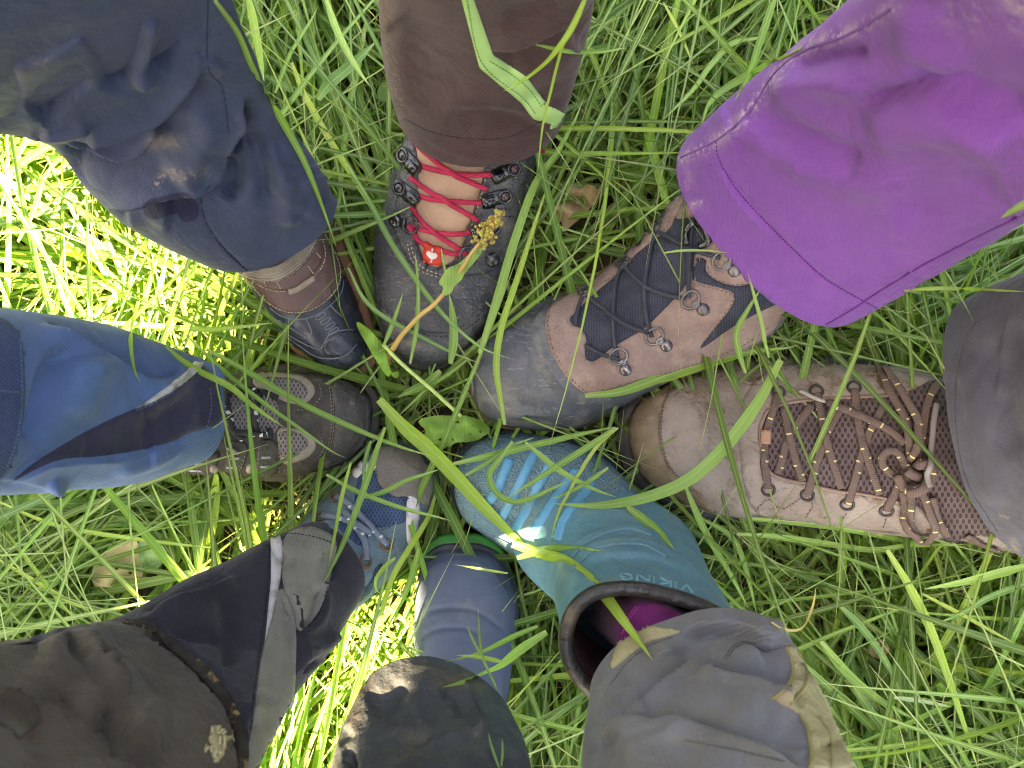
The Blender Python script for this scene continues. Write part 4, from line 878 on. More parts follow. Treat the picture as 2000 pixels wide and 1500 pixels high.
S = Surf()
G, fl, at_ = leg([(q('P', '378,503')[0], q('P', '612,338')[0], q('P', '592,488')[0], .135), (q('P', '268,458')[0], q('P', '590,282')[0], q('P', '515,428')[0], .17), (q('P', '188,382')[0], q('P', '522,205')[0], q('P', '425,330')[0], .215),
                  (q('P', '95,280')[0], q('P', '490,115')[0], q('P', '345,220')[0], .265), (q('P', '-60,252')[0], q('P', '450,20')[0], q('P', '250,110')[0], .315), (q('P', '-280,180')[0], q('P', '380,-150')[0], q('P', '110,-60')[0], .37), (q('P', '-600,50')[0], q('P', '250,-450')[0], q('P', '-150,-330')[0], .43)],
                 [(q('H', '540,1110 700,1050 850,1005 1080,955 1160,880 1190,740 1250,600 1290,480'), 's', 36, -.009, 16, 2.5), (q('H', '310,770 450,805 600,832 720,812 825,710 845,630'), 's', 22, -.007, 12, 2.5), (q('H', '200,705 350,682 470,655'), 's', 20, -.006, 12, 3),
                  (q('H', '320,760 560,720 830,620 960,480 1085,345'), 's', 28, -.006, 18, 4), (q('H', '1232,860 1285,730 1315,590'), 'b', 7, -.007), (q('H', '1200,830 1240,700 1275,560'), 'b', 10, .004), (q('H', '600,480 640,280 620,-20'), 'b', 26, -.006), (q('H', '780,400 870,180'), 'b', 22, -.004),
                  (q('H', '700,480 740,240 760,0'), 'b', 26, .004), (q('H', '-40,230 200,150 420,0'), 's', 80, .006, 40, 14), (q('H', '180,600 330,420 450,340'), 'b', 26, -.005), (q('H', '1180,1080 1250,980 1220,880'), 'b', 12, -.003), (q('H', '1380,780 1480,1000 1500,1200'), 'b', 18, .0025),
                  (q('H', '1320,700 1400,900 1380,1100'), 'b', 16, -.0025), (q('H', '900,950 1000,820 1100,560'), 'b', 34, .003), (q('H', '640,1180 760,1130 900,1160'), 'b', 24, .002), (q('H', '1090,960 1050,1030 1070,1150 1140,1270 1290,1410'), 'b', 3, -.0012), (q('H', '1085,340 1170,480 1190,700'), 'b', 3, -.001)],
                 seed=19, ex=2.3, hem=1, wob=.0016, n=230, m=230, rf=10, deep=3., paints={'mud_and_reflection': [(q('H', '800,740 900,730'), 14, .6), (q('H', '830,960 870,900 940,920'), 13, .7), (q('H', '1000,900 1080,890'), 12, .35), (q('H', '100,420 250,300'), 22, .25)], 'wet': [(q('H', '800,1090 900,1060 970,1060 980,1110'), 24, 1.)]})
t_n = thing('trouser_leg', 'dark navy rain trouser leg with deep creases and a wet patch', 'trousers', base_of(G), 'trouser legs in the circle')
leg_obj('fabric', S, G, fl, m_navy, t_n, at_)
cords('seam', S, [q('H', '1095,965 1050,1030 1070,1150 1140,1270'), q('H', '1085,-20 1082,340 1150,440 1172,520 1190,690')], .0003, m_thread_n, t_n, .7, .0, add=False, z0=.2)
stitches('stitching', S, [q('H', '1140,1265 1200,1330 1290,1412')], m_thread_n, t_n, 5, 3, .0006)

# ================================================================== small blue shoe, black and grey trouser leg
S = Surf()
Lp = q('L', '880,140 785,102 655,100 550,145 465,225 395,325 295,415 195,505 105,595 25,685 -60,780')
Rp = q('L', '880,140 955,225 1000,335 1008,450 960,580 905,715 845,850 758,990 650,1120 530,1230 400,1330')
G, fl, a, b = foot(Lp, Rp, [.026, .044, .054, .06, .064, .067, .073, .081, .092, .1, .106], [.024, .024, .025, .027, .029, .031, .034, .038, .043, .05, .056], ex=2.5, seed=20, bumps=.001)
t_h = thing('sneaker', 'small grey-blue suede and mesh shoe with grey toe and white trim', 'shoe', (float(a[:, 0].mean()), float(a[:, 1].mean()), 0), 'shoes in the circle')
foot_obj('upper', S, G, fl, m_hblue, t_h)
sole('sole', a, b, .004, .02, M('grey_sole', (92, 90, 86), rough=.7, dirt=((116, 106, 90), 60, .5, .7, .6)), t_h)
panel('vamp_mesh', S, q('L', '455,320 590,290 600,380 660,440 730,480 820,480 815,670 700,695 600,722 540,692 440,585 415,480 440,390'), .0008, m_hmesh, t_h, 6)
panel('toe_cap', S, q('L', '548,150 655,108 785,110 876,148 948,230 992,335 998,450 955,560 890,520 800,482 720,492 660,452 592,392 572,290 532,235'), .002, m_htoe, t_h, 6)
panel('toe_bumper', S, q('L', '695,125 785,112 870,150 945,232 968,300 885,332 790,272 718,222'), .0018, m_hbump, t_h, 5)
panel('white_trim', S, q('L', '412,300 440,250 510,228 572,250 582,288 480,310 448,352 412,345'), .002, m_white, t_h, 5); panel('white_trim', S, q('L', '806,476 872,490 898,545 890,690 850,795 806,855 798,660'), .002, m_white, t_h, 5)
panel('tongue', S, q('L', '255,680 340,600 430,640 560,700 520,790 455,860 400,800'), .0016, m_hmesh, t_h, 5)
panel('side_mesh', S, q('L', '440,1285 452,1190 540,1110 572,1000 640,965 605,1080 520,1205'), .0008, M('teal_mesh', (62, 92, 104), rough=.85, mesh=(.0026, .7)), t_h, 5)
stitches('stitching', S, [q('L', '790,490 786,660 700,700 610,735'), q('L', '580,300 600,390 670,460 740,500 830,500'), q('L', '700,960 620,985 575,1050 555,1115'), q('L', '430,480 440,570 400,540')], M('slate_thread', (70, 84, 96)), t_h, 4, 3, .0004)
for p in ('285,490', '170,632', '655,840', '505,960'):
    fr = frame(S, q('L', p)[0], q('L', '450,700')[0]); v, F = torus(.0042, .0013, z=.0004, sx=1.2, sy=.9); mk('eyelet', put(fr, v), F, m_orange, t_h)
cords('lace', S, [q('L', '350,600 440,720 500,830 505,950'), q('L', '180,632 300,645 430,690 540,760'), q('L', '295,495 350,520 420,580 520,690 640,820 655,838')], .0026, m_lace_h, t_h, .55, .002, smooth=3)

S = Surf()
G, fl, at_ = leg([(q('E', '1230,402')[0], q('E', '1482,785')[0], q('E', '1532,470')[0], .112), (q('E', '1000,525')[0], q('E', '1335,1015')[0], q('E', '1330,620')[0], .155), (q('E', '740,655')[0], q('E', '1262,1130')[0], q('E', '1080,800')[0], .2),
                  (q('E', '480,785')[0], q('E', '1200,1290')[0], q('E', '870,950')[0], .25), (q('E', '190,850')[0], q('E', '1105,1450')[0], q('E', '650,1080')[0], .3), (q('E', '-150,930')[0], q('E', '1000,1700')[0], q('E', '380,1250')[0], .35), (q('E', '-700,1100')[0], q('E', '900,2300')[0], q('E', '0,1650')[0], .42)],
                 [(q('E', '620,770 760,690 900,650 1030,580'), 's', 30, .004, 18, 4), (q('E', '1400,640 1390,740 1340,810 1280,840'), 's', 24, -.005, 14, 3), (q('E', '1290,1030 1285,900 1280,780 1225,640'), 's', 30, .006, 14, 3), (q('E', '980,640 1000,800 1020,1000'), 'b', 26, -.004), (q('E', '620,780 800,840 1000,845'), 'b', 14, -.003),
                  (q('E', '1400,480 1440,540 1420,620'), 'b', 16, -.003), (q('E', '300,800 360,960 500,1180 560,1421'), 's', 60, -.007, 40, 10), (q('E', '150,900 330,1000 480,1200'), 'b', 40, .005), (q('E', '560,1421 640,1250 700,1150'), 'b', 40, .003),
                  (q('E', '530,790 680,800 790,900 900,1000 1000,1120 1055,1300 1050,1440'), 's', 26, -.004, 12, 3), (q('E', '1300,930 1400,880 1460,820'), 'b', 12, .003), (q('E', '1300,1000 1380,950'), 'b', 8, -.003), (q('E', '1100,900 1060,1080 1090,1250'), 'b', 26, .003),
                  (q('E', '200,1060 250,1200 230,1421'), 'b', 40, -.004)],
                 seed=21, ex=2.4, hem=1, wob=.002, n=180, m=190, rf=14, deep=2.2)
t_k = thing('trouser_leg', 'black trouser leg with grey panels, worn knee patch and beige bird emblem', 'trousers', base_of(G), 'trouser legs in the circle')
leg_obj('fabric', S, G, fl, m_black, t_k, at_)
panel('grey_panel', S, q('E', '1228,412 1330,368 1410,392 1470,432 1440,560 1425,640 1395,730 1340,802 1290,838 1272,755 1222,620 1224,500'), .0011, m_grey, t_k, 8, z0=.13)
panel('grey_panel', S, q('E', '1216,612 1270,742 1287,830 1284,1000 1275,1120 1240,1230 1140,1400 1040,1460 1098,1250 1112,1100 1140,900 1178,760'), .0011, m_grey, t_k, 8, z0=.2)
panel('reflective_strip', S, q('E', '1174,420 1216,392 1227,480 1217,600 1182,760 1150,872 1160,760 1176,600'), .0016, m_refl, t_k, 6, round_=0, z0=.15)
panel('knee_patch', S, q('E', '-120,850 0,880 100,895 170,885 230,848 330,800 450,792 530,788 650,802 760,890 870,980 960,1080 1030,1200 1062,1330 1052,1460 400,1600 -200,1500'), .002, m_knee, t_k, 10, z0=.28)
cords('patch_binding', S, [q('E', '530,790 650,808 755,895 862,985 950,1085 1020,1205 1052,1330 1044,1440')], .0032, M('worn_binding', (62, 54, 46), (48, 42, 38), rough=.85, fine=(300, .0008), dirt=((170, 140, 90), 60, .58, .68, .8)), t_k, .4, .0005, z0=.25)
panel('pocket_flap', S, q('E', '-60,1120 40,1085 110,1100 190,1215 85,1310 60,1280 -60,1200'), .003, M('worn_pocket', (84, 76, 66), (70, 62, 56), rough=.85, fine=(200, .0006), dirt=((160, 120, 60), 24, .55, .68, .8)), t_k, 8, z0=.3)
panel('pocket', S, q('E', '-80,1220 0,1240 90,1320 160,1440 -80,1500'), .0024, m_knee, t_k, 8, z0=.3)
stitches('stitching', S, [q('E', '1168,440 1162,620 1140,820 1120,960 1098,1120 1085,1260'), q('E', '1230,405 1300,408 1400,430 1470,460'), q('E', '1420,640 1392,735 1340,808')], m_thread_d, t_k, 4, 3, .0004, z0=.17)
stitches('stitching', S, [q('E', '85,1305 140,1260 188,1215')], m_thread_t, t_k, 4, 3, .0005, z0=.3)
emb = q('R', '440,500 460,400 520,370 570,410 640,360 695,400 690,460 760,470 790,540 800,620 780,670 960,640 985,600 975,500 1000,480 1040,510 1030,600 1050,620 1020,660 1070,730 1075,850 1030,800 1000,730 830,850 790,850 830,900 840,940 800,960 830,1000 790,1050 780,1150 740,1230 680,1260 650,1350 580,1365 500,1330 480,1230 440,1180 440,1080 470,990 330,1050 300,1110 260,1060 250,1000 280,870 320,900 330,960 480,890 400,830 365,720 380,660 400,600 390,490')
eo = panel('emblem', S, emb, .0016, m_embro, t_k, 3, round_=0, z0=.27)
stitches('emblem_stitching', S, [q('R', p) for p in ('470,440 480,560 470,640', '600,440 560,520 600,640', '740,520 640,580 620,660', '790,580 700,640', '640,720 630,880 600,960', '740,720 750,900 720,1040', '480,1000 470,1120', '540,1100 550,1250', '640,1120 660,1220')], M('emblem_thread', (226, 212, 172)), t_k, 3.4, .8, .0006, .0012, z0=.27)

# ------------------------------------------------------------------ ground, thatch and grass
def leafmat(name, trans=.32, rough=.38, spec=.4):
    """grass and leaves: colour comes with each blade, light shines through"""
    b = NB(name); a = b.n('ShaderNodeAttribute', attribute_name='col')
    u = b.uv(); st = b.wave(.0011, 0, u)
    sx = b.n('ShaderNodeSeparateXYZ'); b.l(u, sx.inputs[0]); rib = b.ramp(b.math('ABSOLUTE', sx.outputs[0]), .0007, .0002)
    col = b.mix(b.math('MULTIPLY', st, .2), a.outputs['Color'], (.42, .58, .16, 1))
    col = b.mix(b.math('MULTIPLY', rib, .35), col, (.55, .66, .30, 1))
    col = b.mix(b.math('MULTIPLY', b.ramp(b.noise(120, 2), .6, .75), .25), col, (.30, .30, .07, 1))
    b.l(col, b.p.inputs['Base Color']); b.p.inputs['Roughness'].default_value = rough; b.p.inputs['Specular IOR Level'].default_value = spec
    tr = b.n('ShaderNodeBsdfTranslucent'); b.l(b.mix(.5, a.outputs['Color'], (.30, .55, .04, 1)), tr.inputs['Color'])
    mx = b.n('ShaderNodeMixShader'); mx.inputs[0].default_value = trans
    b.l(b.p.outputs[0], mx.inputs[1]); b.l(tr.outputs[0], mx.inputs[2]); b.l(mx.outputs[0], b.out.inputs['Surface'])
    b.bump(st, .00015)
    return b.m
m_grass = leafmat('grass_blade'); m_straw = leafmat('dry_straw', .15, .7, .2)
b_ = NB('soil'); cs = b_.mix(b_.ramp(b_.noise(60, 5), .35, .65), lin((78, 62, 44)), lin((50, 40, 30))); b_.l(b_.mix(b_.ramp(b_.noise(9, 3), .45, .6), cs, lin((70, 78, 40))), b_.p.inputs['Base Color'])
b_.p.inputs['Roughness'].default_value = .95; b_.bump(b_.noise(90, 5), .006)
R_ = 40; gg = np.r_[-R_, -10, -3, np.linspace(-1.2, 1.2, 61), 3, 10, R_]
gx, gy = np.meshgrid(gg, gg); gz = .006 * np.sin(gx * 9 + 1) * np.sin(gy * 8) - .004 + rng.normal(0, .0012, gx.shape); gz = np.where(np.hypot(gx, gy) > 1.4, -.004, gz); gz = np.minimum(gz, .001)
tag(mk('ground', np.stack([gx, gy, gz], -1).reshape(-1, 3), grid_faces(len(gg), len(gg)), b_.m), kind='structure')

# height of what is worn, seen from the phone, so that grass grows round it
ZS = 8; ZX0, ZX1, ZY0, ZY1 = -300, 2300, -300, 1800
xs = np.arange(ZX0, ZX1, ZS); ys = np.arange(ZY0, ZY1, ZS); ZM = np.zeros((len(ys), len(xs)))
bv = ALL.bvh
for j, yy in enumerate(ys):
    for i, xx in enumerate(xs):
        d = Vector(((xx - 1000) * KT / 1000, (750 - yy) * KT / 1000, -1)).normalized()
        h = bv.ray_cast(CAMP, d)[0]
        if h is not None: ZM[j, i] = h.z
def zmap(px):
    i = np.clip(((px[..., 0] - ZX0) / ZS).round().astype(int), 0, len(xs) - 1); j = np.clip(((px[..., 1] - ZY0) / ZS).round().astype(int), 0, len(ys) - 1)
    return ZM[j, i]

KEEP = [q('X', '150,900 440,400 700,220 1000,320 1240,340 1020,680 400,1260 330,1010'), q('K', '1040,1250 980,1100 1200,1050 1420,1050 1690,1180 1600,1290 1300,1370 1090,1310'), q('K', '380,130 640,365 690,540 760,700 690,700 540,470 400,220'),
        q('W', '150,680 330,330 700,130 1360,190 1390,320 1130,660 960,800 740,860 200,890'), q('N', '560,780 740,730 750,870 600,850')]
gx_, gy_ = np.meshgrid(xs, ys); gk = np.stack([gx_.ravel(), gy_.ravel()], 1); KM = np.zeros(len(gk), bool)
for k_ in KEEP: KM |= in_poly(gk.astype(float), k_)
KM = KM.reshape(gx_.shape)
def keepmap(px):
    i = np.clip(((px[..., 0] - ZX0) / ZS).round().astype(int), 0, len(xs) - 1); j = np.clip(((px[..., 1] - ZY0) / ZS).round().astype(int), 0, len(ys) - 1)
    return KM[j, i]

def ribbons(path, side, width, col, V0=0, fold=.18):
    """n ribbons: path (n,s,3), side (n,s,3), width (n,s) -> verts, quads, colours, uv; slightly V-shaped across"""
    n, s = path.shape[:2]
    T = np.gradient(path, axis=1); T /= np.linalg.norm(T, axis=-1, keepdims=True) + 1e-9
    side = side - T * (side * T).sum(-1, keepdims=True); side /= np.linalg.norm(side, axis=-1, keepdims=True) + 1e-9
    nn = np.cross(side, T); nn = np.where(nn[..., 2:] < 0, -nn, nn)
    h = width[..., None] / 2
    V = np.stack([path - side * h, path - nn * h * fold * 2, path + side * h], 2)          # n,s,3,3
    cc = np.repeat(np.repeat(col[:, None, None], s, 1), 3, 2) if col.ndim == 2 else np.repeat(col[:, :, None], 3, 2)
    ss = np.linspace(0, 1, s); pale = np.clip(.35 - ss * 2.2, 0, 1)[None, :, None, None]; dry = np.clip(ss * 12 - 11.2, 0, .8)[None, :, None, None]
    cc = cc * (1 - pale) + pale * np.array([.36, .42, .14]); cc = cc * (1 - dry) + dry * np.array([.42, .34, .14])
    d = np.concatenate([np.zeros((n, 1)), np.cumsum(np.linalg.norm(np.diff(path, axis=1), axis=-1), 1)], 1)
    uv = np.stack([np.stack([-h[..., 0], d], -1), np.stack([0 * d, d], -1), np.stack([h[..., 0], d], -1)], 2)
    base = (np.arange(n) * s * 3)[:, None, None] + (np.arange(s - 1) * 3)[None, :, None] + np.arange(2)[None, None, :]
    Q = np.stack([base, base + 1, base + 4, base + 3], -1).reshape(-1, 4) + V0
    return V.reshape(-1, 3), Q, cc.reshape(-1, 3), uv.reshape(-1, 2)
def big_mesh(name, V, Q, col, uv, mat, parent=None):
    me = bpy.data.meshes.new(name)
    me.vertices.add(len(V)); me.vertices.foreach_set('co', V.astype(np.float32).ravel())
    me.loops.add(Q.size); me.loops.foreach_set('vertex_index', Q.astype(np.int32).ravel())
    me.polygons.add(len(Q)); me.polygons.foreach_set('loop_start', np.arange(0, Q.size, 4, dtype=np.int32))
    me.polygons.foreach_set('use_smooth', np.ones(len(Q), bool))
    me.update(calc_edges=True)
    a = me.attributes.new('col', 'FLOAT_COLOR', 'POINT'); a.data.foreach_set('color', np.c_[col, np.ones(len(col))].astype(np.float32).ravel())
    l = me.uv_layers.new(name='UVMap'); l.data.foreach_set('uv', uv[Q.ravel()].astype(np.float32).ravel())
    me.materials.append(mat); o = bpy.data.objects.new(name, me); C.objects.link(o); o.parent = parent
    return o

GREENS = np.array([lin(c, .8)[:3] for c in ((88, 146, 46), (110, 162, 66), (74, 128, 50), (128, 174, 76), (80, 136, 74), (140, 176, 62), (100, 152, 92), (60, 112, 48))]) * np.array([1.04, .98, .74])
def grow(n, X, Y, length, width, th0, th1, az, segs, cols, seed, bend=.5, keep_low=.03, cross=0., tries=5):
    """blades that arch over from their roots; one that would run into a shoe leans another way or stays shorter"""
    r = np.random.default_rng(seed); s = np.linspace(0, 1, segs)
    PATH = np.zeros((n, segs, 3)); PH = np.zeros((n, segs)); ok = np.zeros(n, bool); todo = np.arange(n); az = az.copy(); length = length.copy()
    root_px = measure(np.stack([X, Y, np.full(n, .01)], -1)); todo = todo[zmap(root_px) < .02]
    for k in range(tries):
        m = len(todo)
        if not m: break
        th = th0[todo][:, None] + (th1 - th0)[todo][:, None] * s[None] ** .8
        ph = az[todo][:, None] + r.normal(0, bend, m)[:, None] * s[None] ** 1.5 + r.normal(0, .035, m)[:, None] * np.sin(s * 6)[None]
        d = np.stack([np.sin(th) * np.cos(ph), np.sin(th) * np.sin(ph), np.cos(th)], -1) * (length[todo] / (segs - 1))[:, None, None]
        path = np.cumsum(np.concatenate([np.zeros((m, 1, 3)), d[:, :-1]], 1), 1)
        path[..., 0] += X[todo][:, None]; path[..., 1] += Y[todo][:, None]
        low = r.uniform(.004, keep_low, m)[:, None]; path[..., 2] = np.where(path[..., 2] < low, np.maximum(path[..., 2], np.minimum(low, .004 + path[..., 2] * .5 + low * s[None])), path[..., 2])
        px = measure(path); zz = zmap(px)
        over = (zz > .02) & (path[..., 2] > zz - .004); fr_ = over.mean(1)
        lift = (fr_ > 0) & (fr_ < .34) & (r.random(m) < cross) & ((zz * over).max(1) < .13) & ~over[:, 0]      # some tips lie over the edge of a shoe
        path[..., 2] = np.where(over & lift[:, None], np.maximum(path[..., 2], zz + .004), path[..., 2])
        kp = keepmap(px) & (path[..., 2] > .022); lift &= ~kp.any(1)
        bad = (kp.any(1) & (r.random(m) < .88)) | (over.any(1) & ~lift) | (path[..., 2] > CAM_H - .3).any(1)
        g = todo[~bad]; PATH[g] = path[~bad]; PH[g] = ph[~bad]; ok[g] = True
        todo = todo[bad]; az[todo] = az[todo] + (math.pi if k == 0 else 0) + r.normal(0, .35 + .4 * k, len(todo)); length[todo] *= .88
    path = PATH[ok]; ph = PH[ok]; k = ok.sum()
    tw = r.normal(0, .5, k)[:, None] + r.normal(0, .7, k)[:, None] * s[None]
    side = np.stack([-np.sin(ph) * np.cos(tw), np.cos(ph) * np.cos(tw), np.sin(tw)], -1)
    W = width[ok][:, None] * (np.minimum(1, .55 + 1.8 * s) * np.clip(1 - s ** 2.2, .02, 1))[None]
    return ribbons(path, side, W, cols[ok])
def blend(cols, n, r, bri=.18):
    c = cols[r.integers(0, len(cols), n)] * r.uniform(.4, 1, (n, 1)) ; c2 = cols[r.integers(0, len(cols), n)]
    t = r.uniform(0, 1, (n, 1)); c = (cols[r.integers(0, len(cols), n)] * t + c2 * (1 - t)) * r.normal(.8, bri * 1.4, (n, 1)).clip(.4, 1.45)
    return c
BARE = ats(q('P', '640,85 690,110 1700,1230 1740,1290 1680,1320 300,1120 330,1150 440,590 470,620 1140,470 1120,400 120,560 60,640 1850,1330 700,330 1500,300 1860,560 820,1180 560,100'), .0)
def field(n, r, ex, ey):
    X, Y = r.uniform(-ex, ex, n), r.uniform(-ey, ey, n)
    for bx, by, _ in BARE:      # thin spots where the thatch shows
        m = (np.hypot(X - bx, Y - by) < .035) & (r.random(n) < .75); X[m] = r.uniform(-ex, ex, m.sum()); Y[m] = r.uniform(-ey, ey, m.sum())
    return X, Y
def flow(X, Y, r, spread):
    """lie of the grass: drifts slowly over the ground"""
    a = .55 * np.sin(X * 5.1 + 1.3) + .5 * np.cos(Y * 6.3 - .7) + .4 * np.sin((X + Y) * 8.7) - .25
    return a + np.where(r.random(len(X)) < .5, 1.57, -1.57) + r.normal(0, spread, len(X))
def assemble(name, chunks, mat):
    V = []; Q = []; Cc = []; U = []; o = 0
    for v, q_, c, u in chunks: V.append(v); Q.append(q_ + o); Cc.append(c); U.append(u); o += len(v)
    return big_mesh(name, np.vstack(V), np.vstack(Q), np.vstack(Cc), np.vstack(U), mat)

r = np.random.default_rng(3)
STRAW = np.array([lin(c, .8)[:3] for c in ((176, 150, 96), (140, 112, 72), (108, 84, 58), (196, 176, 120), (126, 118, 70))])
ch = []
n = 9000; X, Y = field(n, r, .75, .62)
ch.append(grow(n, X, Y, r.uniform(.03, .12, n), r.uniform(.0008, .0022, n), r.uniform(1.2, 1.55, n), r.uniform(1.45, 1.65, n), r.uniform(0, 6.28, n), 4, blend(STRAW, n, r), 11, .3, .012))
tag(assemble('dry_grass_litter', ch, m_straw), 'brown dry straw and dead stalks lying under the green grass', 'straw', kind='stuff')
ch = []
n = 11000; X, Y = field(n, r, .78, .64)        # fine undergrowth
ch.append(grow(n, X, Y, r.uniform(.04, .17, n), r.uniform(.0012, .0028, n), r.uniform(.3, 1.2, n), r.uniform(1.1, 1.75, n), flow(X, Y, r, .9), 6, blend(GREENS, n, r) * .95, 12, .3, .03, .0))
T = 1500; tx, ty = field(T, r, .78, .64); ta = flow(tx, ty, r, .55)        # tufts of longer blades
k = r.integers(6, 16, T); idx = np.repeat(np.arange(T), k); n = len(idx)
X = tx[idx] + r.normal(0, .008, n); Y = ty[idx] + r.normal(0, .008, n); az = ta[idx] + r.normal(0, .32, n)
ch.append(grow(n, X, Y, r.uniform(.18, .42, n), r.uniform(.0028, .0056, n), r.uniform(.8, 1.36, n), r.uniform(1.38, 1.64, n), az, 9, blend(GREENS, n, r), 13, .16, .05, .2))
n = 9000; X, Y = field(n, r, .78, .64)          # broad blades on top
ch.append(grow(n, X, Y, r.uniform(.22, .44, n), r.uniform(.005, .0102, n), r.uniform(.9, 1.36, n), r.uniform(1.35, 1.68, n), flow(X, Y, r, .8), 11, blend(GREENS, n, r) * 1.08, 14, .2, .06, .32))
n = 16000; X, Y = field(n, r, 1.5, 1.4); o_ = (np.abs(X) > .75) | (np.abs(Y) > .6); X, Y = X[o_], Y[o_]; n = len(X)      # the meadow round about
ch.append(grow(n, X, Y, r.uniform(.08, .22, n), r.uniform(.003, .006, n), r.uniform(.2, 1.0, n), r.uniform(1.0, 1.7, n), flow(X, Y, r, .8), 5, blend(GREENS, n, r), 15, .4, .05))
tag(assemble('meadow_grass', ch, m_grass), 'long green meadow grass around all the feet', 'grass', kind='stuff')

# ------------------------------------------------------------------ single long blades that lie over boots and trousers
def blade(pts, wpx, z, col, name='grass_blade', tip=1, mat=None, clear=.004, parent=None, base_w=.5):
    P = resample(pts, 9); s = np.linspace(0, 1, len(P))
    z = np.interp(s, np.linspace(0, 1, len(z)), z) if np.ndim(z) else np.full(len(P), z)
    Z = zmap(P); far = Z < .015
    d = np.where(far, z, np.maximum(z, Z + clear))
    for _ in range(3): d = np.maximum(d, np.convolve(np.pad(d, 2, 'edge'), [.2] * 5, 'valid'))
    d = np.convolve(np.pad(d, 3, 'edge'), np.ones(7) / 7, 'valid'); d = np.maximum(d, np.where(far, 0, Z + clear * .6))
    path = ats(P, d); W = wpx * (CAM_H - d) * KT / 1000 * np.minimum(1, base_w + 2.2 * s) * np.clip(1 - s ** 4, .04, 1) if tip else wpx * (CAM_H - d) * KT / 1000 * np.ones(len(P))
    T = np.gradient(path, axis=0); side = np.cross(T, [0, 0, 1.]); tw = np.sin(s * 3 + hash(wpx) % 7) * .25
    side /= np.linalg.norm(side, axis=1, keepdims=True) + 1e-9; side = side + np.c_[0 * tw, 0 * tw, tw]
    c = np.array(lin(col, .8)[:3])
    v, Q, cc, u = ribbons(path[None], side[None], W[None], c[None], fold=.22)
    o0 = np.zeros(3) if parent is None else None
    return big_mesh(name, v, Q, cc, u, mat or m_grass, parent)
g1, g2, g3, g4, g5 = (146, 190, 92), (118, 166, 68), (158, 196, 70), (98, 150, 80), (186, 208, 84)
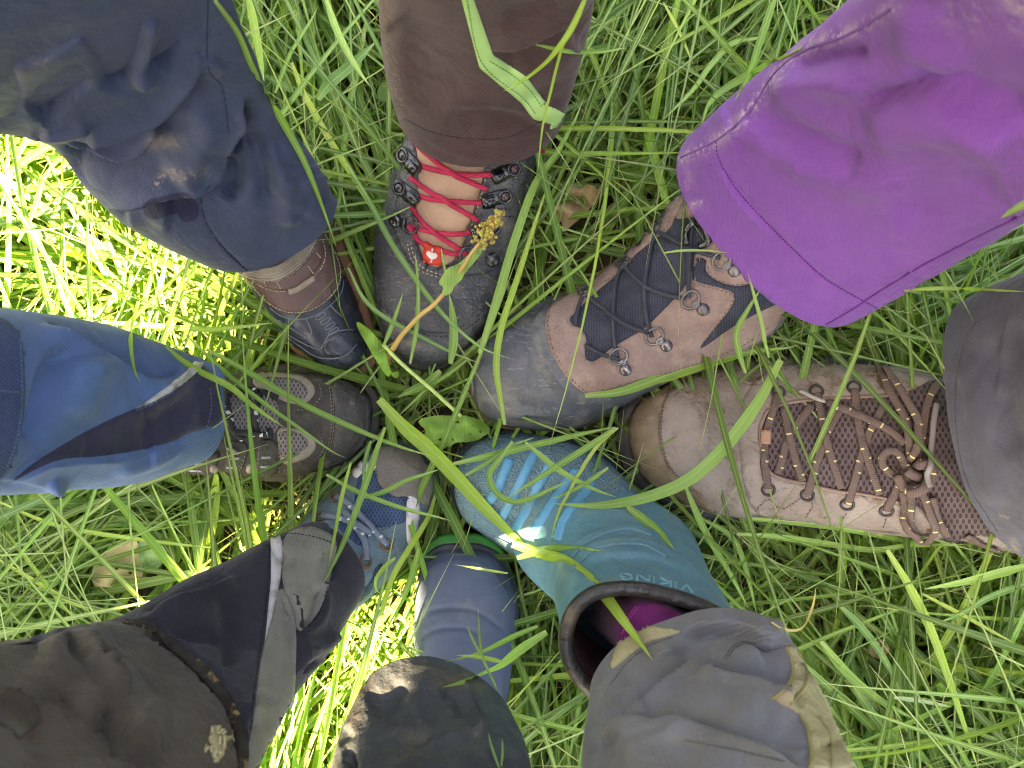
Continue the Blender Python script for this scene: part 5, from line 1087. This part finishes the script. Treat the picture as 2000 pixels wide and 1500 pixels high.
BL = [
 ('P', '1525,703 1490,770 1450,830 1400,890 1340,940 1260,972 1170,987 1080,984', 27, .1, g1, 'broad pale blade curving over the taupe toe onto the teal boot'),
 ('P', '740,780 790,835 830,870 880,920 935,980 990,1035 1040,1080', 30, .07, g3, 'broad yellow-green blade running from the centre to the green-soled boot'),
 ('P', '1000,1062 1060,1082 1110,1098 1170,1150 1220,1215 1274,1288', 26, (.08, .12, .24, .26), g3, 'bright blade hanging over the opening of the teal wellington'),
 ('P', '1010,1090 1070,1072 1120,1070 1175,1075', 15, .12, g1, 'short blade lying flat on the front of the teal shaft'),
 ('U', '640,170 480,380 400,500 420,620 520,740 680,790 860,740 1050,650 1250,560', 12, .09, g2, 'narrow blade curled in a loop on the teal toe'),
 ('U', '1700,30 1450,200 1150,390 850,580 590,750', 13, .1, g2, 'straight blade slanting across the bars of the teal boot'),
 ('U', '770,180 900,290 1080,440 1280,560 1500,670 1700,740', 11, .1, g1, 'thin blade crossing from the rubber toe down over the teal boot'),
 ('U', '1720,30 1530,190 1400,370 1290,550 1190,740 1110,900 1010,1240', 8, .1, g5, 'thin yellowish stalk standing over the teal boot'),
 ('U', '30,400 300,340 520,290 800,220 1100,150 1400,80 1690,20', 14, .085, g2, 'long blade between the rubber toe and the teal toe'),
 ('U', '150,520 330,420 520,280 660,200 860,130', 10, .085, g4, 'blue-green blade over the tip of the teal toe'),
 ('U', '1620,440 1400,590 1200,700 1030,760', 9, .1, g2, 'blade tucked under the broad pale blade on the teal boot'),
 ('A', '520,1400 545,1320 600,1150 660,950 740,730 830,600 900,470 935,380', 17, .09, g1, 'broad blade along the outer side of the red-laced boot'),
 ('B', '230,1420 205,1270 185,1100 215,900 300,640 400,330 470,120', 13, .09, g3, 'bright blade over the grey rubber toe beside the red-laced boot'),
 ('A', '0,660 80,790 170,960 270,1110 380,1250 520,1372 640,1420', 11, .09, g4, 'long thin blade slanting across the red-laced boot'),
 ('A', '405,1440 418,1340 412,1240 400,1165', 17, .09, g2, 'short broad blade on the toe of the red-laced boot'),
 ('A', '0,1060 60,1180 150,1260 300,1340 420,1400 530,1442', 9, .08, g4, 'thin blade low across the toe of the red-laced boot'),
 ('A', '140,1370 180,1270 217,1160', 9, .08, g2, 'short upright blade at the inner edge of the red-laced boot'),
 ('A', '245,1440 270,1300 277,1150 266,1005', 9, .09, g2, 'narrow blade pointing up to the red tag'),
 ('A', '385,1080 375,1030 368,980', 6, .1, g2, 'tiny blade tip beside the red tag'),
 ('A', '950,-30 880,120 790,240 690,320 612,362', 12, (.3, .27, .2), g3, 'blade with its tip on the green reflective stripe'),
 ('A', '925,10 850,180 800,370 770,500 748,700', 6, (.28, .2, .12), g3, 'very thin stalk in front of the brown hem'),
 ('A', '745,178 880,205 1000,205 1100,190', 10, (.2, .2, .15), g2, 'blade reaching sideways from the brown trouser leg'),
 ('B', '650,1268 850,1242 1100,1150 1250,1100 1480,1045 1700,1018 1768,1000', 19, .085, g2, 'long blade in the gap between suede boot and taupe shoe'),
 ('B', '1490,1148 1455,1040 1444,930 1500,820 1565,715', 12, .12, g2, 'bent blade over the heel side of the suede boot'),
 ('B', '1612,1065 1590,980 1570,870 1500,620', 8, .13, g1, 'thin blade rising towards the purple hem'),
 ('B', '1062,520 1150,508 1280,507 1400,520', 5, .13, g1, 'needle-thin blade across the dark laces'),
 ('B', '980,1205 1130,1160 1300,1105 1480,1060', 14, .08, g3, 'second blade along the lower side of the suede boot'),
 ('F', '850,255 1000,368 1180,460 1300,560 1462,672', 13, .12, g3, 'blade from the blue hem over the laces of the mesh shoe'),
 ('F', '950,190 1150,380 1350,540 1560,690 1700,790 1785,832', 9, .1, g2, 'long thin blade crossing the mesh shoe to its toe'),
 ('F', '1060,268 1250,370 1500,520 1700,620 2000,750 2250,830', 12, .09, g2, 'long blade over the black toe of the mesh shoe towards the centre'),
 ('F', '520,128 800,150 1100,166 1412,132', 11, .1, g3, 'flat blade between the blue trousers and the chestnut boot'),
 ('F', '712,20 672,190 690,370 722,438', 11, (.12, .17, .18), g3, 'curved blade resting on the blue trouser leg'),
 ('L', '645,-20 590,130 500,400 430,600 330,850 187,1138', 13, .1, g2, 'blade leaning over the small blue shoe onto its grey hem'),
 ('L', '490,492 640,450 800,370 1045,288', 10, .08, g2, 'blade across the grey toe of the small blue shoe'),
 ('L', '215,325 400,430 600,512 800,580 1000,630 1130,665', 10, .085, g2, 'long blade straight across the mesh of the small blue shoe'),
 ('L', '1030,420 960,640 820,870 700,1080 620,1330 560,1530 490,1890', 11, (.03, .08, .1, .06), g5, 'pale stalk running down beside the small blue shoe'),
 ('L', '720,935 640,1005 575,1100 580,1170 615,1198', 9, .07, g3, 'short curled blade at the heel of the small blue shoe'),
 ('L', '890,865 870,960 820,1130 720,1330 630,1490', 13, .07, g2, 'blade between the small blue shoe and the green sole'),
 ('L', '395,235 330,480 280,750 228,1005', 8, .1, g3, 'bright narrow blade beside the eyelets of the small blue shoe'),
 ('L', '540,80 500,220 480,420', 8, .08, g4, 'dark blade over the white trim of the small blue shoe'),
 ('M', '1400,670 1250,770 1100,880 900,970 768,1006', 20, (.1, .14, .23), g1, 'broad blade over the hem of the dark rubberised leg'),
 ('M', '1345,635 1190,700 980,800 780,852', 12, (.08, .12, .2), g2, 'blade across the ankle of the blue-grey rubber boot'),
 ('M', '1140,855 1000,825 850,812', 9, .18, g3, 'short thick blade folded on the dark hem'),
 ('M', '1105,1045 1070,960 1010,830 990,700 980,530', 6, (.16, .2, .24), g4, 'fine upright blade before the blue-grey rubber boot'),
 ('M', '1010,830 960,740 913,635', 6, .22, g4, 'second fine blade forking over the blue-grey rubber boot'),
 ('M', '1162,312 1000,286 833,258', 5, .1, g3, 'short thin blade on the blue-grey toe'),
 ('M', '1110,1500 1070,1390 1042,1285', 5, .3, g4, 'small blade tip over the dark rubberised leg'),
 ('M', '1122,1490 1130,1400 1128,1320', 5, .3, g4, 'smaller of the two blade tips on the dark rubberised leg'),
 ('O', '60,0 200,200 300,430 450,700 600,970 710,1240 800,1500', 15, (.25, .18, .12), g2, 'long blade running down the edge of the navy trousers'),
 ('O', '260,-40 310,200 362,500', 16, .12, g3, 'bright upright blade right of the navy trousers'),
 ('O', '690,605 760,510 900,390 1048,250', 22, .12, g4, 'broad dark green blade touching the brown trousers'),
 ('O', '735,-20 800,170 900,370 1010,530', 14, .14, g1, 'pale blade slanting down to the brown trousers'),
 ('O', '530,380 600,560 760,850 900,1070 1130,1455', 13, .08, g5, 'yellow-green blade leading down to the red-laced boot'),
 ('O', '985,130 930,430 870,700 840,1000 810,1300 783,1435', 14, .07, g2, 'tall blade standing between navy trousers and red-laced boot'),
 ('O', '430,565 520,330 650,120 690,40', 9, .1, g2, 'dark blade leaning in the grass right of the navy trousers'),
 ('O', '370,460 500,530 690,605', 15, .07, g4, 'blade pressed flat beside the navy trousers'),
 ('N', '-90,40 300,75 600,125 900,190 1200,205', 14, .05, g2, 'long blade along the lower side of the taupe shoe'),
 ('N', '-180,130 0,140 300,180 600,222 820,200 1200,190', 12, .06, g1, 'pale blade just below the taupe shoe'),
 ('N', '410,540 550,680 680,860 785,1075', 15, .07, g4, 'blue-green blade right of the khaki panel'),
 ('N', '310,760 470,950 650,1100 872,1222', 17, .08, g2, 'broad blade falling away from the khaki panel'),
 ('N', '505,1030 650,1230 800,1360 960,1500', 18, .07, g4, 'broad dark blade below the khaki panel'),
 ('N', '700,225 830,440 950,680 1050,950 1150,1250 1235,1520', 17, .1, g3, 'long arching blade in the grass under the taupe shoe'),
 ('N', '1540,310 1350,360 1150,410 915,452', 17, .12, g1, 'pale broad blade entering below the charcoal trousers'),
 ('N', '1540,410 1300,500 1150,590 950,670', 13, .09, g4, 'dark blade below the charcoal trousers'),
 ('N', '740,1088 900,1108 1075,1142', 10, .08, (176, 204, 168), 'short silvery blade in the lower grass'),
 ('N', '905,480 1150,610 1490,795', 8, .09, g5, 'thin yellowish stalk crossing the lower grass'),
 ('I', '412,168 300,190 200,290 120,400 -10,530', 11, .1, g1, 'hooked pale blade left of the purple trousers'),
 ('I', '600,210 430,300 300,370 200,450 158,555', 16, .1, g1, 'broad blade touching the edge of the purple trousers'),
 ('I', '490,-20 430,150 370,330 308,445', 15, .1, g2, 'wide blade standing left of the purple trousers'),
 ('I', '1640,880 1560,925 1488,968', 15, .33, g1, 'blade tip over the purple trouser leg'),
 ('I', '-10,10 60,140 122,285', 7, .09, g5, 'thin yellow blade between brown and purple trousers'),
 ('I', '1060,1290 1250,1280 1620,1296', 8, .1, g5, 'straight yellow stalk below the purple trousers'),
 ('C', '385,845 440,980 510,1120 600,1270 690,1440', 13, .08, g1, 'blade rising from the grass over the side of the taupe shoe'),
 ('D', '1125,425 1250,500 1310,620 1362,832', 11, .06, g2, 'arched blade beside the heel of the teal boot'),
 ('C', '110,950 250,1060 335,1155', 16, .07, g2, 'short blade between the taupe toe and the teal boot'),
 ('E', '-10,265 250,370 600,430 965,472', 9, .09, g3, 'long bent stalk under the blue trousers'),
 ('E', '-10,515 200,640 350,720 505,742', 9, .08, g5, 'yellow-green blade left of the black trousers'),
 ('E', '-10,355 120,520 250,690 352,805', 9, .08, g3, 'blade pointing down to the worn knee patch'),
 ('E', '940,150 922,350 893,560', 20, .06, g3, 'broad upright blade between blue and black trousers'),
 ('Q', '125,830 240,600 310,380 435,230', 11, .09, g3, 'sunlit blade beside the navy trousers'),
 ('K', '1480,500 1300,640 1100,770 980,880 800,1060', 8, .05, g2, 'thin blade in the small gap between the toes'),
 ('K', '1200,620 1080,740 950,800 780,880', 18, .05, g2, 'broad bitten blade in the gap between the toes'),
]
for f, p, wd, z, c, lab in BL:
    tag(blade(q(f, p), wd * 1.02, z, c), lab, 'grass blade', 'single long grass blades')

# ------------------------------------------------------------------ sorrel stalk, leaves, dead leaves
def leaf_sheet(name, poly, z, col, mat, parent=None, holes=(), rip=.004, step=5, cup=0., seed=1, vein=None):
    """thin leaf laid out on its outline, curled and rippled"""
    v, f, bnd = tri_fill(chaikin(np.asarray(poly), 1), [chaikin(np.asarray(h), 2) for h in holes], step)
    rr = np.random.default_rng(seed); h = np.zeros(len(v))
    for k in range(6):
        fq = rr.normal(size=2); fq *= rr.uniform(.05, .18) / np.linalg.norm(fq); h += np.sin(v @ fq + rr.uniform(0, 6)) / 3
    c = v.mean(0); rad = np.hypot(*(v - c).T); zz = (z(v) if callable(z) else z) + h * rip + cup * (rad / rad.max()) ** 2
    zz = np.maximum(zz, zmap(v) * 0 + .003)
    V = ats(v, zz); me = mk(name, V, f, mat, parent, uv=v * .0004)
    cc = np.array(lin(col, .8)[:3]) * (1 + .25 * h[:, None]); a = me.data.attributes.new('col', 'FLOAT_COLOR', 'POINT')
    a.data.foreach_set('color', np.c_[cc.clip(0, 1), np.ones(len(cc))].astype(np.float32).ravel())
    return me
m_leaf = leafmat('broad_leaf', .3, .4, .45)
m_dead = leafmat('dead_leaf', .12, .8, .2)
m_stem = M('sorrel_stem', (196, 160, 96), (172, 150, 84), rough=.6); m_pale = M('pale_stalk', (196, 218, 130), (176, 204, 112), rough=.5)
st = q('P', '760,710 758,700 762,690 772,674 784,656 800,638 820,616 845,597 868,572 888,545 905,520 920,496 937,474')
zs = np.maximum(np.interp(np.linspace(0, 1, len(st)), [0, .25, .6, 1], [.03, .075, .1, .125]), zmap(st) + .01)
pt = cr(ats(st, zs), np.linspace(0, len(st) - 1, 60))
t_so = thing('sorrel_plant', 'sorrel stalk with reddish seed head lying across the red-laced boot', 'plant', tuple(pt[0]))
v, f, u = sweep(pt, np.tile([0, 0, 1.], (60, 1)), .0022, 1, 8, np.linspace(1.15, .55, 60)); mk('stem', v, f, m_stem, t_so, u)
leaf_sheet('leaf', q('A', '355,1125 372,1090 400,1055 430,1050 465,1020 500,985 540,920 548,945 530,1000 500,1040 462,1080 450,1110 420,1130 410,1160 388,1172 368,1165 380,1135'), lambda v: zmap(v) * .0 + .113, (150, 190, 92), m_leaf, t_so, seed=2, rip=.003, cup=.004)
leaf_sheet('leaf', q('K', '380,135 440,165 490,205 560,270 640,365 672,430 688,540 720,640 700,690 650,650 600,560 540,470 480,360 420,260 385,190'), .062, (134, 190, 70), m_leaf, t_so, seed=3, rip=.005, cup=.012)
leaf_sheet('leaf', q('K', '700,590 735,650 770,620 805,640 780,700 735,680 715,650'), .06, (150, 196, 70), m_leaf, t_so, seed=4)
heads = []
for i in range(150):
    s = random.random() ** .8; p = cr(ats(q('A', '520,960 560,900 600,838'), np.array([.118, .122, .126])), [s * 2])[0]
    p = p + rng.normal(0, .0032 * (1.15 - s * .7), 3); v, f = dome(.0015, .0015, 6, 3); heads.append((v + p, f, None))
V, F, U = join(heads); mk('seed_head', V, F, M('seeds', (186, 182, 88), (166, 122, 70), ns=300, rough=.7), t_so)
hl = [q('K', ' '.join(f'{cx + rx * math.cos(a):.0f},{cy + ry * math.sin(a):.0f}' for a in np.linspace(0, 5.6, 8))) for cx, cy, rx, ry in ((1365, 1122, 26, 12), (1512, 1155, 9, 11), (1590, 1217, 14, 14), (1490, 1238, 16, 10), (1200, 1293, 24, 14), (1322, 1293, 15, 9))]
t_l = thing('dock_leaf', 'insect-bitten dock leaf with holes between the toes', 'leaf', tuple(at(q('K', '1380,1080')[0], .045)))
leaf_sheet('leaf', q('K', '1040,1250 1060,1200 980,1130 1000,1090 1100,1065 1200,1055 1320,1060 1420,1055 1520,1075 1620,1120 1690,1180 1680,1230 1620,1260 1580,1295 1480,1315 1380,1320 1330,1330 1300,1365 1220,1365 1150,1340 1090,1310 1050,1280'), .05, (132, 182, 72), m_leaf, t_l, hl, seed=5, rip=.003, step=4, cup=-.006)
pth = cr(ats(q('K', '640,360 760,490 900,620 1100,790 1330,1000 1400,1060'), np.array([.07, .07, .066, .062, .056, .053])), np.linspace(0, 5, 40))
v, f, u = sweep(pth, np.tile([0, 0, 1.], (40, 1)), .0016, 1, 8); mk('stalk', v, f, m_pale, t_l, u)
tag(leaf_sheet('dead_leaf', q('X', '150,900 200,780 330,560 440,440 560,300 700,240 860,290 1000,330 1080,420 1180,330 1225,360 1180,520 1020,680 830,860 700,1000 560,1110 400,1250 350,1200 400,1100 330,1010 230,950'), .022, (192, 156, 124), m_dead, rip=.009, seed=6, cup=.006), 'crumpled brown dead leaf beside the red-laced boot', 'leaf')
tag(leaf_sheet('dead_leaf', q('X', '1180,860 1300,700 1440,620 1560,720 1600,800 1450,900 1280,960 1100,1060 1050,1010'), .018, (190, 160, 140), m_dead, rip=.006, seed=7), 'small pinkish dead leaf next to the crumpled brown one', 'leaf')
hl = [q('W', '520,560 560,545 600,570 590,610 540,610'), q('W', '750,630 800,630 840,660 800,690 755,670'), q('W', '590,690 625,700 620,730 595,725')]
tag(leaf_sheet('dead_leaf', q('W', '150,680 200,500 330,330 500,220 700,130 880,110 940,250 950,450 1000,620 960,780 880,860 740,830 620,880 480,900 300,880 180,880'), .035, (214, 192, 152), m_dead, None, hl, rip=.005, seed=8), 'pale dead leaf with dark holes left of the black trousers', 'leaf')
tag(leaf_sheet('broad_leaf', q('W', '920,140 1080,150 1150,210 1220,150 1360,190 1390,320 1360,450 1260,570 1130,660 1050,640 980,560 930,400 905,300'), .05, (150, 190, 126), m_leaf, rip=.004, seed=9, cup=.004), 'smooth grey-green heart-shaped leaf over the pale dead leaf', 'leaf')
tag(leaf_sheet('dead_leaf', q('N', '575,800 620,770 660,740 720,750 745,800 730,850 700,880 650,860 600,840'), .03, (206, 178, 152), m_dead, rip=.006, seed=10), 'small pale brown leaf deep in the lower grass', 'leaf')
tag(leaf_sheet('broad_leaf', q('N', '980,900 1020,830 1080,810 1130,760 1170,800 1180,880 1150,960 1110,1030 1060,1080 1010,1100 985,1040 990,960'), .05, (140, 196, 84), m_leaf, rip=.005, seed=11), 'toothed green leaf in the lower grass', 'leaf')
tag(leaf_sheet('broad_leaf', q('P', '736,172 748,158 764,164 776,180 772,196 752,202 738,194'), .05, (96, 140, 60), m_leaf, rip=.003, seed=12), 'small round dark green leaf left of the brown trousers', 'leaf')
tag(blade(q('N', '20,645 100,690 200,680 260,560 282,440'), 6, .1, (206, 160, 96), mat=m_straw), 'curled orange-brown dry blade beside the khaki panel', 'grass blade', 'single long grass blades')

# ------------------------------------------------------------------ leafy stand-in added out of view to cast the shade, gaps cut for sun patches
SD = np.array(SUN_DIR); GAPS = [(q('P', p), z) for p, z in (('20,300 60,420 20,520 110,360 110,470 190,420 150,340 220,540 60,590 250,480 300,560', .04), ('690,1240 650,1300 640,1290 620,1365 660,1375 590,1430 630,1440 560,1490 600,1500 670,1240 610,1330 690,1225 600,1400 640,1270 540,1530', .04),
        ('1012,1068', .085), ('515,1078 505,1068', .04), ('330,590', .04), ('400,560', .04))]
gp = np.vstack([ats(p, z) for p, z in GAPS]); gr = np.concatenate([np.full(len(p), (.038 if len(p) > 12 else .052 if len(p) > 4 else .011)) for p, z in GAPS])
cc0 = SD * 3.0; ax1 = np.cross(SD, [0, 0, 1.]); ax1 /= np.linalg.norm(ax1); ax2 = np.cross(ax1, SD)
n = 26000; rr = np.random.default_rng(21)
pp = rr.normal(size=(n, 3)); pp /= np.linalg.norm(pp, axis=1, keepdims=True); pp *= (rr.uniform(0, 1, (n, 1)) ** (1 / 2.4)) * np.array([1.15, 1.15, .7])
pos = cc0 + pp[:, :1] * ax1 + pp[:, 1:2] * ax2 + pp[:, 2:] * SD
rel = pos[:, None] - gp[None]; al = rel @ SD; per = np.linalg.norm(rel - al[..., None] * SD, axis=-1); pos = pos[~(per < gr[None] + np.where(gr > .03, .04, .027)[None]).any(1)]; n = len(pos)
axd = rr.normal(size=(n, 3)); axd /= np.linalg.norm(axd, axis=1, keepdims=True); b2 = np.cross(axd, rr.normal(size=(n, 3))); b2 /= np.linalg.norm(b2, axis=1, keepdims=True)
Lf, Wf = rr.uniform(.06, .09, (n, 1)), rr.uniform(.04, .06, (n, 1))
V = np.stack([pos - axd * Lf * .5, pos + b2 * Wf * .5, pos + axd * Lf * .5, pos - b2 * Wf * .5], 1).reshape(-1, 3); Q = np.arange(len(V)).reshape(-1, 4)
tb = np.array([cc0[0] * 1.6, cc0[1] * 1.6, 0])
t_added_tree = thing('added_tree', 'leafy stand-in added out of view to shade the feet', 'added_tree', tuple(tb))
cr_o = big_mesh('added_crown', V - tb, Q, np.tile(np.array([.05, .11, .025]), (len(V), 1)), np.zeros((len(V), 2)), leafmat('added_tree_leaf', .12, .5), t_added_tree)
bark = M('bark', (96, 84, 70), (70, 60, 50), rough=.9, fine=(30, .02))
tk = cr(np.array([tb, tb + [.05, .02, 1.0], tb + [-.03, .05, 2.0], cc0 + SD * .8 + [-.25, .55, .0]]), np.linspace(0, 3, 24)); v, f, u = sweep(tk, np.tile([1., 0, 0], (24, 1)), .16, 1, 12, np.linspace(1.2, .3, 24)); mk('added_trunk', v, f, bark, t_added_tree)
done = 0
while done < 8:      # limbs, none of them across a gap
    e = cc0 + rr.normal(size=3) * [.6, .6, .3] + SD * .7; s0 = tk[11 + done]
    lp = cr(np.array([s0, (s0 + e) / 2 + [0, 0, .15], e]), np.linspace(0, 2, 12))
    rel = lp[:, None] - gp[None]; per = np.linalg.norm(rel - (rel @ SD)[..., None] * SD, axis=-1)
    if (per < gr[None] + .08).any(): continue
    v, f, u = sweep(lp, np.tile([.3, .5, .8], (12, 1)), .05, 1, 8, np.linspace(1, .25, 12)); mk('added_limb', v, f, bark, t_added_tree); done += 1
